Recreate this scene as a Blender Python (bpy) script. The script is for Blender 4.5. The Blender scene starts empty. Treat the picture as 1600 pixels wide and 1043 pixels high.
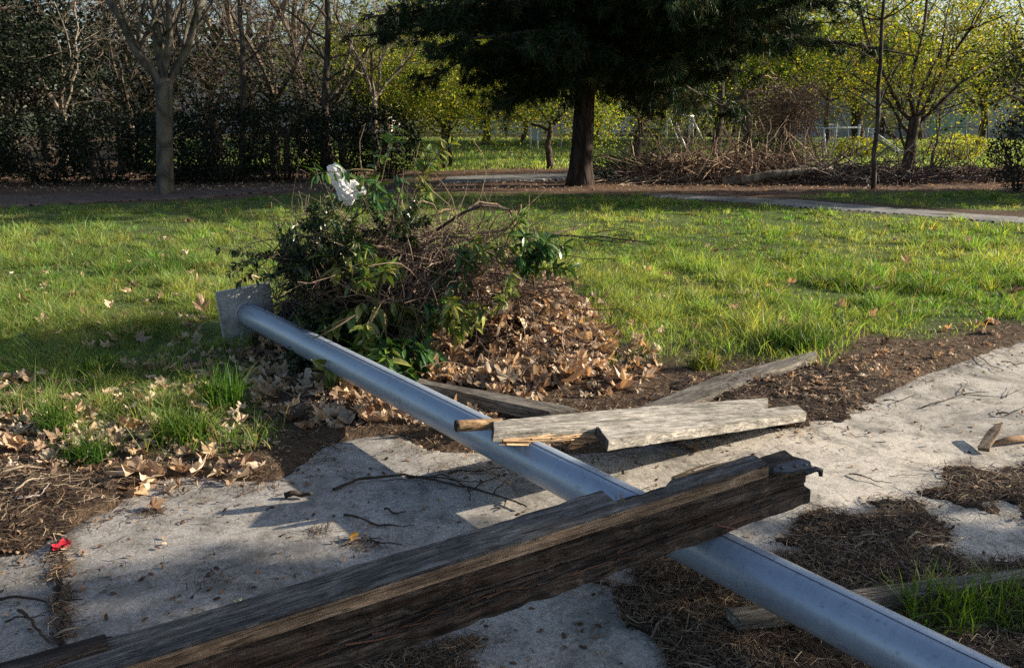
import bpy, bmesh, math, random
import numpy as np
from mathutils import Matrix, Vector

# ------------------------------------------------------------------ camera, sky, sun, exposure
SC = bpy.context.scene
COL = SC.collection
H, F, YH = 1.5, 1256.0, 190.0                      # eye height, focal length in photo pixels, horizon row
P = math.atan((521.5 - YH) / F)
cam = bpy.data.cameras.new("camera")
cam.sensor_width = 36.0
cam.lens = 36.0 * F / 1600.0
cam.clip_start = 0.05
cam.clip_end = 1500.0
cam_o = bpy.data.objects.new("camera", cam)
COL.objects.link(cam_o)
cam_o.location = (0, 0, H)
cam_o.rotation_euler = (math.radians(90) - P, 0, 0)
SC.camera = cam_o

SUN_EL, SUN_AZ = math.radians(19.5), math.radians(82.0)   # azimuth clockwise from +Y
world = bpy.data.worlds.new("World")
SC.world = world
world.use_nodes = True
wn = world.node_tree
bg = wn.nodes["Background"]
sky = wn.nodes.new("ShaderNodeTexSky")
sky.sky_type = 'NISHITA'
sky.sun_disc = False
sky.sun_elevation = SUN_EL
sky.sun_rotation = SUN_AZ
sky.air_density = 1.0
sky.dust_density = 1.6
wn.links.new(sky.outputs[0], bg.inputs[0])
bg.inputs[1].default_value = 0.076
sun = bpy.data.lights.new("sun", 'SUN')
sun.energy = 5.0
sun.angle = math.radians(0.5)
sun.color = (1.0, 0.88, 0.70)
sun_o = bpy.data.objects.new("sun", sun)
COL.objects.link(sun_o)
sd = Vector((math.sin(SUN_AZ) * math.cos(SUN_EL), math.cos(SUN_AZ) * math.cos(SUN_EL), math.sin(SUN_EL)))
sun_o.rotation_euler = sd.to_track_quat('Z', 'Y').to_euler()
SC.view_settings.view_transform = 'Standard'
SC.view_settings.look = 'None'
SC.view_settings.gamma = 1.0
SC.cycles.use_denoising = False
SC.view_settings.use_curve_mapping = False
SC.view_settings.exposure = 1.12

RNG = np.random.default_rng(7)
random.seed(7)

# ------------------------------------------------------------------ photo pixel -> place
def ray(x, y):
    u = (x - 800.0) / F
    v = (521.5 - y) / F
    return np.array([u, math.cos(P) + v * math.sin(P), -math.sin(P) + v * math.cos(P)])
def G(x, y, z=0.0):                                # the point at height z seen at photo pixel x, y
    d = ray(x, y)
    return np.array([0, 0, H]) + d * ((z - H) / d[2])
def D(x, y, Y):                                    # the point at distance Y
    d = ray(x, y)
    return np.array([0, 0, H]) + d * (Y / d[1])
def proj(p):
    p = np.asarray(p, float) - np.array([0, 0, H])
    d = p @ np.array([0, math.cos(P), -math.sin(P)])
    u = p @ np.array([0, math.sin(P), math.cos(P)])
    return 800 + F * p[..., 0] / d, 521.5 - F * u / d
def poly(pts, z=0.0):
    return np.array([G(x, y, z)[:2] for x, y in pts])
def inside(pg, x, y):
    n = len(pg)
    r = np.zeros(np.shape(x), bool)
    j = n - 1
    for i in range(n):
        xi, yi = pg[i]
        xj, yj = pg[j]
        c = ((yi > y) != (yj > y)) & (x < (xj - xi) * (y - yi) / (yj - yi + 1e-12) + xi)
        r ^= c
        j = i
    return r
def edge_dist(pg, x, y):
    best = np.full(np.shape(x), 1e9)
    n = len(pg)
    for i in range(n):
        a, b = pg[i], pg[(i + 1) % n]
        e = b - a
        t = np.clip(((x - a[0]) * e[0] + (y - a[1]) * e[1]) / (e @ e + 1e-12), 0, 1)
        best = np.minimum(best, np.hypot(x - a[0] - t * e[0], y - a[1] - t * e[1]))
    return best
def sdist(pg, x, y):                               # positive inside
    return np.where(inside(pg, x, y), 1, -1) * edge_dist(pg, x, y)
def noise2(x, y, seed=0):
    x = np.asarray(x, float); y = np.asarray(y, float)
    xi = np.floor(x).astype(np.int64); yi = np.floor(y).astype(np.int64)
    fx = x - xi; fy = y - yi
    fx = fx * fx * (3 - 2 * fx); fy = fy * fy * (3 - 2 * fy)
    def h(a, b):
        n = (a * 374761393 + b * 668265263 + seed * 1442695041) & 0x7fffffff
        n = ((n ^ (n >> 13)) * 1274126177) & 0x7fffffff
        return ((n ^ (n >> 16)) & 0xffff) / 65535.0
    return (h(xi, yi) * (1 - fx) + h(xi + 1, yi) * fx) * (1 - fy) + (h(xi, yi + 1) * (1 - fx) + h(xi + 1, yi + 1) * fx) * fy
def fbm(x, y, seed=0, o=4):
    s, a, t = 0, 0.5, 0
    for i in range(o):
        s = s + a * noise2(np.asarray(x) * 2 ** i, np.asarray(y) * 2 ** i, seed + i)
        t += a
        a *= 0.5
    return s / t
def sstep(a, b, x):
    t = np.clip((x - a) / (b - a), 0, 1)
    return t * t * (3 - 2 * t)

# ------------------------------------------------------------------ mesh collecting
class MB:
    def __init__(self):
        self.v, self.c, self.f, self.n = [], [], [], 0
    def add(self, v, f, col=(1, 1, 1)):
        v = np.asarray(v, float).reshape(-1, 3)
        col = np.asarray(col, float)
        if col.ndim == 1:
            col = np.tile(col, (len(v), 1))
        f = np.asarray(f, np.int64)
        self.v.append(v); self.c.append(col); self.f.append(f + self.n)
        self.n += len(v)
    def inst(self, tv, tf, R, T, cols, tc=None):   # many copies of a small template
        N, n = len(T), len(tv)
        v = np.einsum('nij,kj->nki', R, np.asarray(tv, float)) + T[:, None, :]
        c = np.repeat(np.asarray(cols)[:, None, :], n, 1)
        if tc is not None:
            c = c * np.asarray(tc)[None, :, None]
        off = (np.arange(N) * n)[:, None, None]
        for fs in tf:
            fs = np.asarray(fs)
            f = (fs[None] + off).reshape(-1, fs.shape[1])
            self.f.append(f + self.n)
        self.v.append(v.reshape(-1, 3)); self.c.append(c.reshape(-1, 3))
        self.n += N * n
    def tube(self, pts, rad, k=6, col=(1, 1, 1), cap=True):
        pts = np.asarray(pts, float); m = len(pts)
        rad = np.broadcast_to(np.asarray(rad, float), (m,))
        t = np.gradient(pts, axis=0)
        t /= np.linalg.norm(t, axis=1)[:, None] + 1e-12
        up = np.array([0.0, 0, 1]) if abs(t[0][2]) < 0.9 else np.array([1.0, 0, 0])
        s = np.cross(t, up); s /= np.linalg.norm(s, axis=1)[:, None] + 1e-12
        u = np.cross(s, t)
        a = np.arange(k) * 2 * math.pi / k
        v = pts[:, None] + rad[:, None, None] * (np.cos(a)[None, :, None] * s[:, None] + np.sin(a)[None, :, None] * u[:, None])
        i = np.arange(m - 1)[:, None] * k; j = np.arange(k)[None]; j2 = (j + 1) % k
        q = np.stack([i + j, i + j2, i + k + j2, i + k + j], -1).reshape(-1, 4)
        self.add(v.reshape(-1, 3), q, col)
        if cap and k > 3:
            b = self.n - m * k
            self.f.append(np.array([[b + x for x in range(k)][::-1]]))
            self.f.append(np.array([[b + (m - 1) * k + x for x in range(k)]]))
    def mesh(self, name, mat, smooth=False):
        me = bpy.data.meshes.new(name)
        if self.n:
            V = np.concatenate(self.v).astype(np.float32)
            C = np.concatenate(self.c).astype(np.float32)
            loops = np.concatenate([f.reshape(-1) for f in self.f]).astype(np.int32)
            tot = np.concatenate([np.full(len(f), f.shape[1], np.int32) for f in self.f])
            st = np.concatenate([[0], np.cumsum(tot)[:-1]]).astype(np.int32)
            me.vertices.add(len(V)); me.vertices.foreach_set("co", V.ravel())
            me.loops.add(len(loops)); me.loops.foreach_set("vertex_index", loops)
            me.polygons.add(len(tot)); me.polygons.foreach_set("loop_start", st)
            me.update(calc_edges=True)
            me.polygons.foreach_set("use_smooth", np.full(len(tot), smooth, bool))
            at = me.color_attributes.new("Col", 'FLOAT_COLOR', 'POINT')
            at.data.foreach_set("color", np.concatenate([C, np.ones((len(C), 1), np.float32)], 1).ravel())
        if mat:
            me.materials.append(mat)
        return me
    def build(self, name, mat, parent=None, smooth=False, M=None):
        return link(name, self.mesh(name, mat, smooth), parent, M)

def link(name, data, parent=None, M=None):
    o = bpy.data.objects.new(name, data)
    COL.objects.link(o)
    if parent is not None:
        o.parent = parent
    if M is not None:
        o.matrix_local = M
    return o
def tag(o, label=None, cat=None, group=None, kind=None):
    if label: o["label"] = label
    if cat: o["category"] = cat
    if group: o["group"] = group
    if kind: o["kind"] = kind
    return o
def empty(name, loc, label, cat, group=None, rz=0.0, sc=1.0):
    o = bpy.data.objects.new(name, None)
    o.empty_display_size = 0.2
    COL.objects.link(o)
    o.location = loc
    o.rotation_euler = (0, 0, rz)
    o.scale = (sc, sc, sc)
    return tag(o, label, cat, group)
def copy_tree(o, loc, label, group=None, rz=0.0, sc=1.0):
    r = o.copy(); COL.objects.link(r)
    r.location = loc; r.rotation_euler = (0, 0, rz)
    r.scale = (sc, sc, sc) if not hasattr(sc, '__len__') else sc
    r["label"] = label
    if group: r["group"] = group
    for ch in list(o.children):
        c = ch.copy(); COL.objects.link(c); c.parent = r
        for g in list(ch.children):
            d = g.copy(); COL.objects.link(d); d.parent = c
    return r
def frame(O, ex, up=(0, 0, 1)):
    ex = Vector(ex).normalized()
    ey = Vector(up).cross(ex).normalized()
    ez = ex.cross(ey)
    M = Matrix((ex, ey, ez)).transposed().to_4x4()
    M.translation = Vector(O)
    return M
def local_on(M, z, pts):                           # photo pixels onto the plane local z of a frame -> local x, y
    Mi = M.inverted()
    out = []
    o = Mi @ Vector((0, 0, H))
    for x, y in pts:
        d = Mi.to_3x3() @ Vector(ray(x, y))
        t = (z - o.z) / d.z
        p = o + d * t
        out.append((p.x, p.y))
    return out
def rotz(a):
    c, s = np.cos(a), np.sin(a); z = np.zeros_like(c); o = np.ones_like(c)
    return np.stack([np.stack([c, -s, z], -1), np.stack([s, c, z], -1), np.stack([z, z, o], -1)], -2)
def rotx(a):
    c, s = np.cos(a), np.sin(a); z = np.zeros_like(c); o = np.ones_like(c)
    return np.stack([np.stack([o, z, z], -1), np.stack([z, c, -s], -1), np.stack([z, s, c], -1)], -2)
def roty(a):
    c, s = np.cos(a), np.sin(a); z = np.zeros_like(c); o = np.ones_like(c)
    return np.stack([np.stack([c, z, s], -1), np.stack([z, o, z], -1), np.stack([-s, z, c], -1)], -2)

# ------------------------------------------------------------------ materials
class NT:
    def __init__(self, name):
        self.m = bpy.data.materials.new(name)
        self.m.use_nodes = True
        self.t = self.m.node_tree
        self.t.nodes.clear()
        self.out = self.n("ShaderNodeOutputMaterial")
    def n(self, typ, **kw):
        nd = self.t.nodes.new(typ)
        for k, v in kw.items():
            if k.startswith("i_"):
                nd.inputs[k[2:].replace("_", " ")].default_value = v
            else:
                setattr(nd, k, v)
        return nd
    def l(self, a, b):
        self.t.links.new(a, b)
    def coord(self, kind="Object", scale=(1, 1, 1)):
        tc = self.n("ShaderNodeTexCoord")
        mp = self.n("ShaderNodeMapping")
        mp.inputs["Scale"].default_value = scale
        self.l(tc.outputs[kind], mp.inputs[0])
        return mp.outputs[0]
    def noise(self, vec, scale, detail=4, rough=0.6, dist=0.0):
        nd = self.n("ShaderNodeTexNoise")
        nd.inputs["Scale"].default_value = scale
        nd.inputs["Detail"].default_value = detail
        nd.inputs["Roughness"].default_value = rough
        nd.inputs["Distortion"].default_value = dist
        self.l(vec, nd.inputs["Vector"])
        return nd.outputs["Fac"]
    def ramp(self, fac, stops):
        r = self.n("ShaderNodeValToRGB")
        e = r.color_ramp.elements
        while len(e) < len(stops):
            e.new(0.5)
        for el, (p, c) in zip(e, stops):
            el.position = p
            el.color = (c[0], c[1], c[2], 1) if hasattr(c, '__len__') else (c, c, c, 1)
        self.l(fac, r.inputs[0])
        return r.outputs[0]
    def mix(self, a, b, fac=0.5, mode='MIX'):
        m = self.n("ShaderNodeMix", data_type='RGBA', blend_type=mode)
        for src, i in ((fac, 0), (a, 6), (b, 7)):
            if hasattr(src, 'is_output') or isinstance(src, bpy.types.NodeSocket):
                self.l(src, m.inputs[i])
            elif i == 0:
                m.inputs[0].default_value = src
            else:
                m.inputs[i].default_value = (src[0], src[1], src[2], 1)
        return m.outputs[2]
    def attr(self, name="Col"):
        a = self.n("ShaderNodeAttribute", attribute_name=name)
        return a.outputs["Color"]
    def bsdf(self, col, rough=0.8, spec=0.3, bump=None, bstr=0.3, bdist=0.01, metal=0.0):
        b = self.n("ShaderNodeBsdfPrincipled")
        if isinstance(col, bpy.types.NodeSocket):
            self.l(col, b.inputs["Base Color"])
        else:
            b.inputs["Base Color"].default_value = (col[0], col[1], col[2], 1)
        if isinstance(rough, bpy.types.NodeSocket):
            self.l(rough, b.inputs["Roughness"])
        else:
            b.inputs["Roughness"].default_value = rough
        b.inputs["Specular IOR Level"].default_value = spec
        b.inputs["Metallic"].default_value = metal
        if bump is not None:
            bp = self.n("ShaderNodeBump")
            bp.inputs["Strength"].default_value = bstr
            bp.inputs["Distance"].default_value = bdist
            self.l(bump, bp.inputs["Height"])
            self.l(bp.outputs[0], b.inputs["Normal"])
        return b
    def done(self, sh):
        self.l(sh if isinstance(sh, bpy.types.NodeSocket) else sh.outputs[0], self.out.inputs[0])
        return self.m

def mat_leaf(name, trans=0.45, rough=0.5, spec=0.3, tint=(1.15, 1.1, 0.5)):
    t = NT(name)
    c = t.attr()
    b = t.bsdf(c, rough, spec)
    tr = t.n("ShaderNodeBsdfTranslucent")
    t.l(t.mix(c, tint, 1.0, 'MULTIPLY'), tr.inputs[0])
    m = t.n("ShaderNodeMixShader")
    m.inputs[0].default_value = trans
    t.l(b.outputs[0], m.inputs[1]); t.l(tr.outputs[0], m.inputs[2])
    return t.done(m.outputs[0])
def mat_attr(name, rough=0.85, spec=0.2, nscale=30.0, lo=0.65, hi=1.25, bstr=0.4, bdist=0.01):
    t = NT(name)
    v = t.coord("Object")
    n = t.noise(v, nscale, 5, 0.65)
    c = t.mix(t.attr(), t.ramp(n, [(0.25, lo), (0.75, hi)]), 1.0, 'MULTIPLY')
    return t.done(t.bsdf(c, rough, spec, n, bstr, bdist))
def mat_bark(name, c0, c1, zs=0.25, scale=16.0, bstr=0.8, bdist=0.03, moss=None):
    t = NT(name)
    v = t.coord("Object", (1, 1, zs))
    n = t.noise(v, scale, 6, 0.7, 0.6)
    w = t.n("ShaderNodeTexVoronoi", feature='DISTANCE_TO_EDGE')
    w.inputs["Scale"].default_value = scale * 0.55
    t.l(v, w.inputs["Vector"])
    cr = t.ramp(w.outputs["Distance"], [(0.0, 0.25), (0.22, 1.0)])
    c = t.mix(t.ramp(n, [(0.3, c0), (0.7, c1)]), cr, 0.75, 'MULTIPLY')
    if moss:
        mn = t.noise(t.coord("Object"), 3.0, 3)
        c = t.mix(c, moss, t.ramp(mn, [(0.5, 0.0), (0.7, 0.6)]))
    hgt = t.mix(n, cr, 0.6)
    return t.done(t.bsdf(c, 0.9, 0.15, hgt, bstr, bdist))
def mat_wood(name, dark, mid, light, gs=1.0, moss=0.0, wear=(0.45, 0.3, 0.17), wear_amt=0.0):
    t = NT(name)
    g = t.noise(t.coord("Object", (2.4, 30 * gs, 30 * gs)), 1.8, 10, 0.75, 0.7)
    g2 = t.noise(t.coord("Object", (13, 210, 210)), 1.4, 6, 0.75)
    b = t.noise(t.coord("Object", (2.2, 5, 5)), 1.6, 5, 0.65, 0.8)
    c = t.ramp(g, [(0.36, dark), (0.5, mid), (0.65, light)])
    c = t.mix(c, t.ramp(b, [(0.3, 0.5), (0.7, 1.3)]), 0.8, 'MULTIPLY')
    bl = t.noise(t.coord("Object", (6, 14, 14)), 1.7, 7, 0.75, 1.0)
    c = t.mix(c, t.ramp(bl, [(0.38, 0.42), (0.6, 1.2)]), 0.75, 'MULTIPLY')
    c = t.mix(c, t.ramp(g2, [(0.35, 0.4), (0.62, 1.25)]), 0.6, 'MULTIPLY')
    if moss:
        mm = t.noise(t.coord("Object", (2, 6, 6)), 2.5, 6, 0.7)
        c = t.mix(c, (0.055, 0.06, 0.035), t.ramp(mm, [(0.52, 0.0), (0.66, moss)]))
    if wear_amt:
        wm = t.noise(t.coord("Object", (1.3, 9, 9)), 1.7, 6, 0.7)
        c = t.mix(c, wear, t.ramp(wm, [(0.5, 0.0), (0.66, wear_amt)]))
    # checks: long dark cracks along the grain
    ck = t.noise(t.coord("Object", (0.9, 26, 26)), 2.3, 2, 0.5, 0.3)
    cm = t.ramp(ck, [(0.485, 1.0), (0.505, 0.12), (0.525, 1.0)])
    c = t.mix(c, cm, 0.75, 'MULTIPLY')
    kv = t.n("ShaderNodeTexVoronoi"); kv.inputs["Scale"].default_value = 1.0
    t.l(t.coord("Object", (2.6, 7.0, 7.0)), kv.inputs["Vector"])
    c = t.mix(c, t.ramp(kv.outputs["Distance"], [(0.07, 0.22), (0.11, 0.7), (0.15, 1.0)]), 0.85, 'MULTIPLY')
    hgt = t.mix(t.mix(g, g2, 0.5), cm, 0.4)
    return t.done(t.bsdf(c, 0.82, 0.2, hgt, 0.9, 0.006))

M_ground = mat_attr("soil", 0.95, 0.1, 22.0, 0.45, 1.45, 0.9, 0.03)
M_litter = mat_attr("needle_litter", 0.9, 0.15, 60.0, 0.35, 1.5, 1.0, 0.02)
M_strand = mat_attr("dry_strands", 0.8, 0.25, 40.0, 0.8, 1.2, 0.0)
M_grass = mat_leaf("grass_blade", 0.56, 0.42, 0.35, (1.25, 1.15, 0.45))
M_dry = mat_leaf("dry_leaf", 0.28, 0.75, 0.15, (1.2, 0.9, 0.6))
M_laurel = mat_leaf("glossy_leaf", 0.22, 0.28, 0.55, (1.2, 1.2, 0.4))
M_leaf = mat_leaf("tree_leaf", 0.6, 0.5, 0.3, (1.3, 1.15, 0.35))
M_needle = mat_leaf("pine_needle", 0.25, 0.5, 0.3, (1.1, 1.1, 0.5))
M_hedge = mat_leaf("hedge_leaf", 0.15, 0.6, 0.18, (1.1, 1.1, 0.5))
M_twig = mat_attr("twig", 0.85, 0.2, 25.0, 0.6, 1.3, 0.3)
M_pinebark = mat_bark("pine_bark", (0.02, 0.015, 0.013), (0.075, 0.054, 0.045), 0.22, 11.0, 1.0, 0.05)
M_planebark = mat_bark("smooth_bark", (0.075, 0.066, 0.054), (0.18, 0.16, 0.135), 0.5, 6.0, 0.4, 0.02, (0.10, 0.11, 0.06))
M_bark = mat_bark("dark_bark", (0.05, 0.04, 0.032), (0.16, 0.13, 0.105), 0.3, 12.0, 0.7, 0.03)
M_brownbark = mat_bark("brown_bark", (0.085, 0.066, 0.052), (0.22, 0.175, 0.14), 0.4, 9.0, 0.5, 0.02)
M_palebark = mat_bark("pale_bark", (0.16, 0.13, 0.1), (0.36, 0.3, 0.235), 0.4, 9.0, 0.5, 0.02)

def mat_concrete():
    t = NT("concrete")
    v = t.coord("Object")
    big = t.noise(v, 0.9, 5, 0.6, 0.4)
    mid = t.noise(v, 7.0, 6, 0.7, 0.3)
    fine = t.noise(v, 130.0, 3, 0.7)
    grit = t.n("ShaderNodeTexVoronoi"); grit.inputs["Scale"].default_value = 160.0
    t.l(v, grit.inputs["Vector"])
    c = t.ramp(big, [(0.3, (0.34, 0.325, 0.305)), (0.5, (0.46, 0.435, 0.40)), (0.72, (0.54, 0.50, 0.44))])
    c = t.mix(c, t.ramp(mid, [(0.28, 0.5), (0.5, 0.95), (0.75, 1.15)]), 0.85, 'MULTIPLY')
    c = t.mix(c, t.ramp(fine, [(0.34, 0.4), (0.6, 1.25)]), 0.6, 'MULTIPLY')
    f2 = t.noise(v, 60.0, 4, 0.75)
    c = t.mix(c, t.ramp(f2, [(0.34, 0.5), (0.62, 1.2)]), 0.5, 'MULTIPLY')
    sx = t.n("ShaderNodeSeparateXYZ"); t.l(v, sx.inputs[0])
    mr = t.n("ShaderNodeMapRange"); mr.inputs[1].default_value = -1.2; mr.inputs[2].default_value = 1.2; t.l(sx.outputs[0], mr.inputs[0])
    c = t.mix(c, t.ramp(mr.outputs[0], [(0.0, (0.78, 0.78, 0.8)), (1.0, (1.2, 1.17, 1.12))]), 1.0, 'MULTIPLY')  # left darker under foliage shade, right brighter in sun: light put into colour
    st = t.noise(t.coord("Object", (1, 1, 1)), 2.6, 7, 0.75, 1.2)
    c = t.mix(c, (0.15, 0.14, 0.125), t.ramp(st, [(0.46, 0.0), (0.62, 0.8)]))
    st2 = t.noise(v, 15.0, 6, 0.8, 0.6)
    c = t.mix(c, (0.10, 0.09, 0.075), t.ramp(st2, [(0.53, 0.0), (0.66, 0.7)]))
    st3 = t.noise(v, 48.0, 5, 0.8)
    c = t.mix(c, (0.62, 0.6, 0.56), t.ramp(st3, [(0.55, 0.0), (0.72, 0.55)]))
    sp = t.ramp(grit.outputs["Distance"], [(0.06, 0.45), (0.2, 1.0)])
    c = t.mix(c, sp, 0.35, 'MULTIPLY')
    # hairline cracks
    cv = t.n("ShaderNodeTexVoronoi", feature='DISTANCE_TO_EDGE'); cv.inputs["Scale"].default_value = 0.55
    wv = t.n("ShaderNodeMix", data_type='VECTOR')
    nz = t.n("ShaderNodeTexNoise"); nz.inputs["Scale"].default_value = 3.0; nz.inputs["Detail"].default_value = 5
    t.l(v, nz.inputs["Vector"])
    ad = t.n("ShaderNodeVectorMath", operation='MULTIPLY_ADD')
    t.l(nz.outputs["Color"], ad.inputs[0]); ad.inputs[1].default_value = (0.5, 0.5, 0.0); t.l(v, ad.inputs[2])
    t.l(ad.outputs[0], cv.inputs["Vector"])
    crk = t.ramp(cv.outputs["Distance"], [(0.0, 0.25), (0.006, 1.0)])
    c = t.mix(c, crk, 0.22, 'MULTIPLY')
    hh = t.mix(mid, fine, 0.6)
    return t.done(t.bsdf(c, 0.92, 0.15, hh, 0.4, 0.004))
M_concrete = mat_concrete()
def mat_pole():
    t = NT("grey_blue_paint")
    v = t.coord("Object", (0.6, 3, 3))
    n = t.noise(v, 3.0, 6, 0.65, 0.4)
    d = t.noise(t.coord("Object"), 45.0, 4, 0.7)
    c = t.ramp(n, [(0.3, (0.29, 0.355, 0.45)), (0.7, (0.38, 0.445, 0.54))])
    c = t.mix(c, (0.15, 0.16, 0.17), t.ramp(d, [(0.58, 0.0), (0.70, 0.6)]))
    mud = t.noise(t.coord('Object', (1.5, 5, 5)), 2.6, 7, 0.75, 1.0)
    c = t.mix(c, (0.17, 0.15, 0.125), t.ramp(mud, [(0.57, 0.0), (0.72, 0.45)]))
    s_ = t.noise(t.coord("Object", (14, 2.0, 2.0)), 3.0, 6, 0.75, 0.8)
    c = t.mix(c, t.ramp(s_, [(0.35, 0.9), (0.65, 1.06)]), 0.8, 'MULTIPLY')
    sc = t.noise(t.coord("Object", (3, 40, 40)), 2.2, 3, 0.6, 1.5)
    c = t.mix(c, (0.5, 0.53, 0.57), t.ramp(sc, [(0.66, 0.0), (0.7, 0.5)]))
    r = t.ramp(s_, [(0.3, 0.30), (0.7, 0.42)])
    return t.done(t.bsdf(c, r, 0.6, d, 0.1, 0.002, 0.3))
M_pole = mat_pole()
def mat_plate():
    t = NT("galvanised_plate")
    v = t.coord("Object")
    n = t.noise(v, 12.0, 6, 0.7, 0.5)
    c = t.ramp(n, [(0.3, (0.38, 0.37, 0.36)), (0.7, (0.62, 0.61, 0.59))])
    ru = t.noise(v, 5.0, 7, 0.75, 1.0)
    c = t.mix(c, (0.20, 0.15, 0.11), t.ramp(ru, [(0.52, 0.0), (0.66, 0.7)]))
    return t.done(t.bsdf(c, 0.6, 0.4, n, 0.2, 0.004, 0.2))
M_plate = mat_plate()
def mat_plain(name, c, rough=0.6, spec=0.3, vary=0.25, scale=8.0, metal=0.0):
    t = NT(name)
    n = t.noise(t.coord("Object"), scale, 5, 0.65)
    cc = t.mix(c, t.ramp(n, [(0.3, 1 - vary), (0.7, 1 + vary)]), 1.0, 'MULTIPLY')
    return t.done(t.bsdf(cc, rough, spec, n, 0.15, 0.004, metal))
M_iron = mat_plain("dark_iron", (0.075, 0.078, 0.09), 0.5, 0.45, 0.5, 30.0, 0.4)
W_beam = mat_wood("weathered_beam", (0.03, 0.029, 0.031), (0.13, 0.126, 0.126), (0.29, 0.28, 0.27), 1.0, 0.25, (0.2, 0.15, 0.1), 0.2)
W_dark = mat_wood("dark_beam", (0.012, 0.0105, 0.010), (0.058, 0.049, 0.044), (0.165, 0.142, 0.128), 0.8, 0.0, (0.10, 0.052, 0.034), 0.4)
W_pale = mat_wood("pale_plank", (0.17, 0.162, 0.15), (0.42, 0.39, 0.345), (0.62, 0.58, 0.52), 1.0, 0.55)
W_grey = mat_wood("grey_plank", (0.07, 0.062, 0.056), (0.19, 0.17, 0.15), (0.34, 0.31, 0.27), 1.0, 0.2)
W_raw = mat_wood("raw_wood", (0.22, 0.12, 0.055), (0.43, 0.27, 0.14), (0.6, 0.42, 0.25), 1.2, 0.0)
W_tan = mat_wood("tan_wood", (0.12, 0.086, 0.062), (0.30, 0.215, 0.15), (0.41, 0.315, 0.23), 1.0, 0.05)

M_footpath = mat_plain("grey_path_concrete", (0.23, 0.225, 0.215), 0.95, 0.1, 0.45, 2.2)  # darker, greyer concrete for the footpaths
M_earth = mat_plain("trodden_earth", (0.12, 0.09, 0.075), 0.95, 0.1, 0.4, 3.0)
# ------------------------------------------------------------------ where things are on the ground
PG_pave = poly([(-420, 1010), (-200, 880), (0, 848), (70, 842), (100, 825), (125, 805), (165, 792), (178, 772), (230, 752), (300, 742), (420, 748),
                (452, 712), (480, 690), (550, 675), (640, 668), (690, 690), (860, 706), (1000, 694), (1150, 668), (1262, 655), (1300, 632), (1400, 598),
                (1480, 562), (1560, 538), (1660, 515), (2300, 470), (2300, 720), (1900, 1400), (800, 1500), (-420, 1500)])
PG_litter = [poly([(1130, 872), (1215, 845), (1290, 805), (1340, 788), (1430, 792), (1475, 825), (1500, 862), (1560, 882), (1640, 880), (1900, 900), (1900, 1300),
                   (930, 1300), (1010, 1050), (1010, 990), (960, 915), (990, 890), (1060, 880)]),
             poly([(1440, 768), (1500, 738), (1580, 722), (1680, 720), (1680, 805), (1560, 800), (1480, 785)]),
             poly([(380, 1070), (470, 1022), (560, 1000), (640, 1012), (700, 985), (770, 1010), (790, 1120), (380, 1120)]),
             poly([(1020, 640), (1060, 590), (1250, 580), (1330, 575), (1395, 605), (1330, 640), (1310, 660), (1250, 662), (1100, 650)]),
             poly([(-60, 830), (-60, 740), (60, 735), (150, 760), (160, 790), (110, 812), (80, 838), (20, 846)])]
PG_bare_l = poly([(-600, 690), (-300, 660), (0, 668), (120, 700), (260, 660), (420, 600), (560, 600), (640, 640), (900, 640), (1000, 600), (1080, 575), (1200, 562), (1330, 545), (1480, 520),
                  (1600, 500), (2300, 440), (2400, 1500), (-900, 1500)])
# lawn outline, near edge and far edge
PG_lawn = poly([(-900, 700), (-300, 640), (0, 665), (110, 715), (200, 705), (300, 690), (400, 690), (430, 610), (400, 540), (480, 500), (620, 470), (800, 440), (870, 475), (930, 535), (1060, 580),
                (1130, 590), (1200, 575), (1300, 562), (1400, 540), (1500, 522), (1600, 505), (2300, 450),
                (2300, 352), (1600, 345), (1450, 338), (1250, 325), (1030, 309), (900, 302), (640, 303), (500, 302), (300, 312), (0, 326), (-900, 350)])
PG_lawn2 = poly([(1240, 310), (1350, 300), (1600, 300), (2300, 302), (2300, 335), (1600, 332), (1420, 324)])
PG_far = poly([(250, 268), (640, 268), (760, 265), (900, 262), (1000, 258), (1130, 262), (1300, 264), (1600, 262), (2000, 262), (1900, 224), (1300, 222), (800, 222), (200, 226)])
PG_path_r = poly([(1000, 304), (1040, 304), (1130, 309), (1250, 314), (1400, 327), (1600, 342), (2300, 390), (2300, 410), (1600, 352), (1400, 336), (1230, 323), (1110, 314), (1030, 309)])
PG_path_b = poly([(700, 279), (760, 276), (900, 272), (1010, 270), (1010, 277), (900, 281), (800, 284), (690, 286)])
PG_path_l = poly([(-900, 318), (-300, 314), (0, 309), (200, 304), (420, 296), (470, 297), (330, 309), (150, 318), (0, 324), (-300, 330), (-900, 346)])
PILE_C = np.array([-0.72, 5.55])
def pile_h(x, y):
    q = ((x - PILE_C[0]) / 1.12) ** 2 + ((y - PILE_C[1]) / 0.78) ** 2
    return 0.74 * np.clip(1 - q, 0, 1) ** 0.6
LEAF_C = G(800, 540)[:2]
def heap_h(x, y):
    q = ((x - LEAF_C[0]) / 0.75) ** 2 + ((y - LEAF_C[1]) / 0.55) ** 2
    return 0.11 * np.clip(1 - q, 0, 1)
def ground_z(x, y):
    x = np.asarray(x, float); y = np.asarray(y, float)
    s = sdist(PG_pave, x, y) + (fbm(x * 3, y * 3, 5) - 0.5) * 0.3
    b = (fbm(x * 0.9, y * 0.9, 11) - 0.5) * 0.05 + (fbm(x * 6, y * 6, 12) - 0.5) * 0.022
    far = np.clip((y - 9) / 20, 0, 1)
    b = b * (1 + far) + 0.012 + sstep(27, 60, y) * 0.35
    return np.where(s > 0, -0.03, 0) * sstep(0, 0.08, s) + b * (1 - sstep(-0.05, 0.1, s)) + heap_h(x, y) * 0.6

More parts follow.
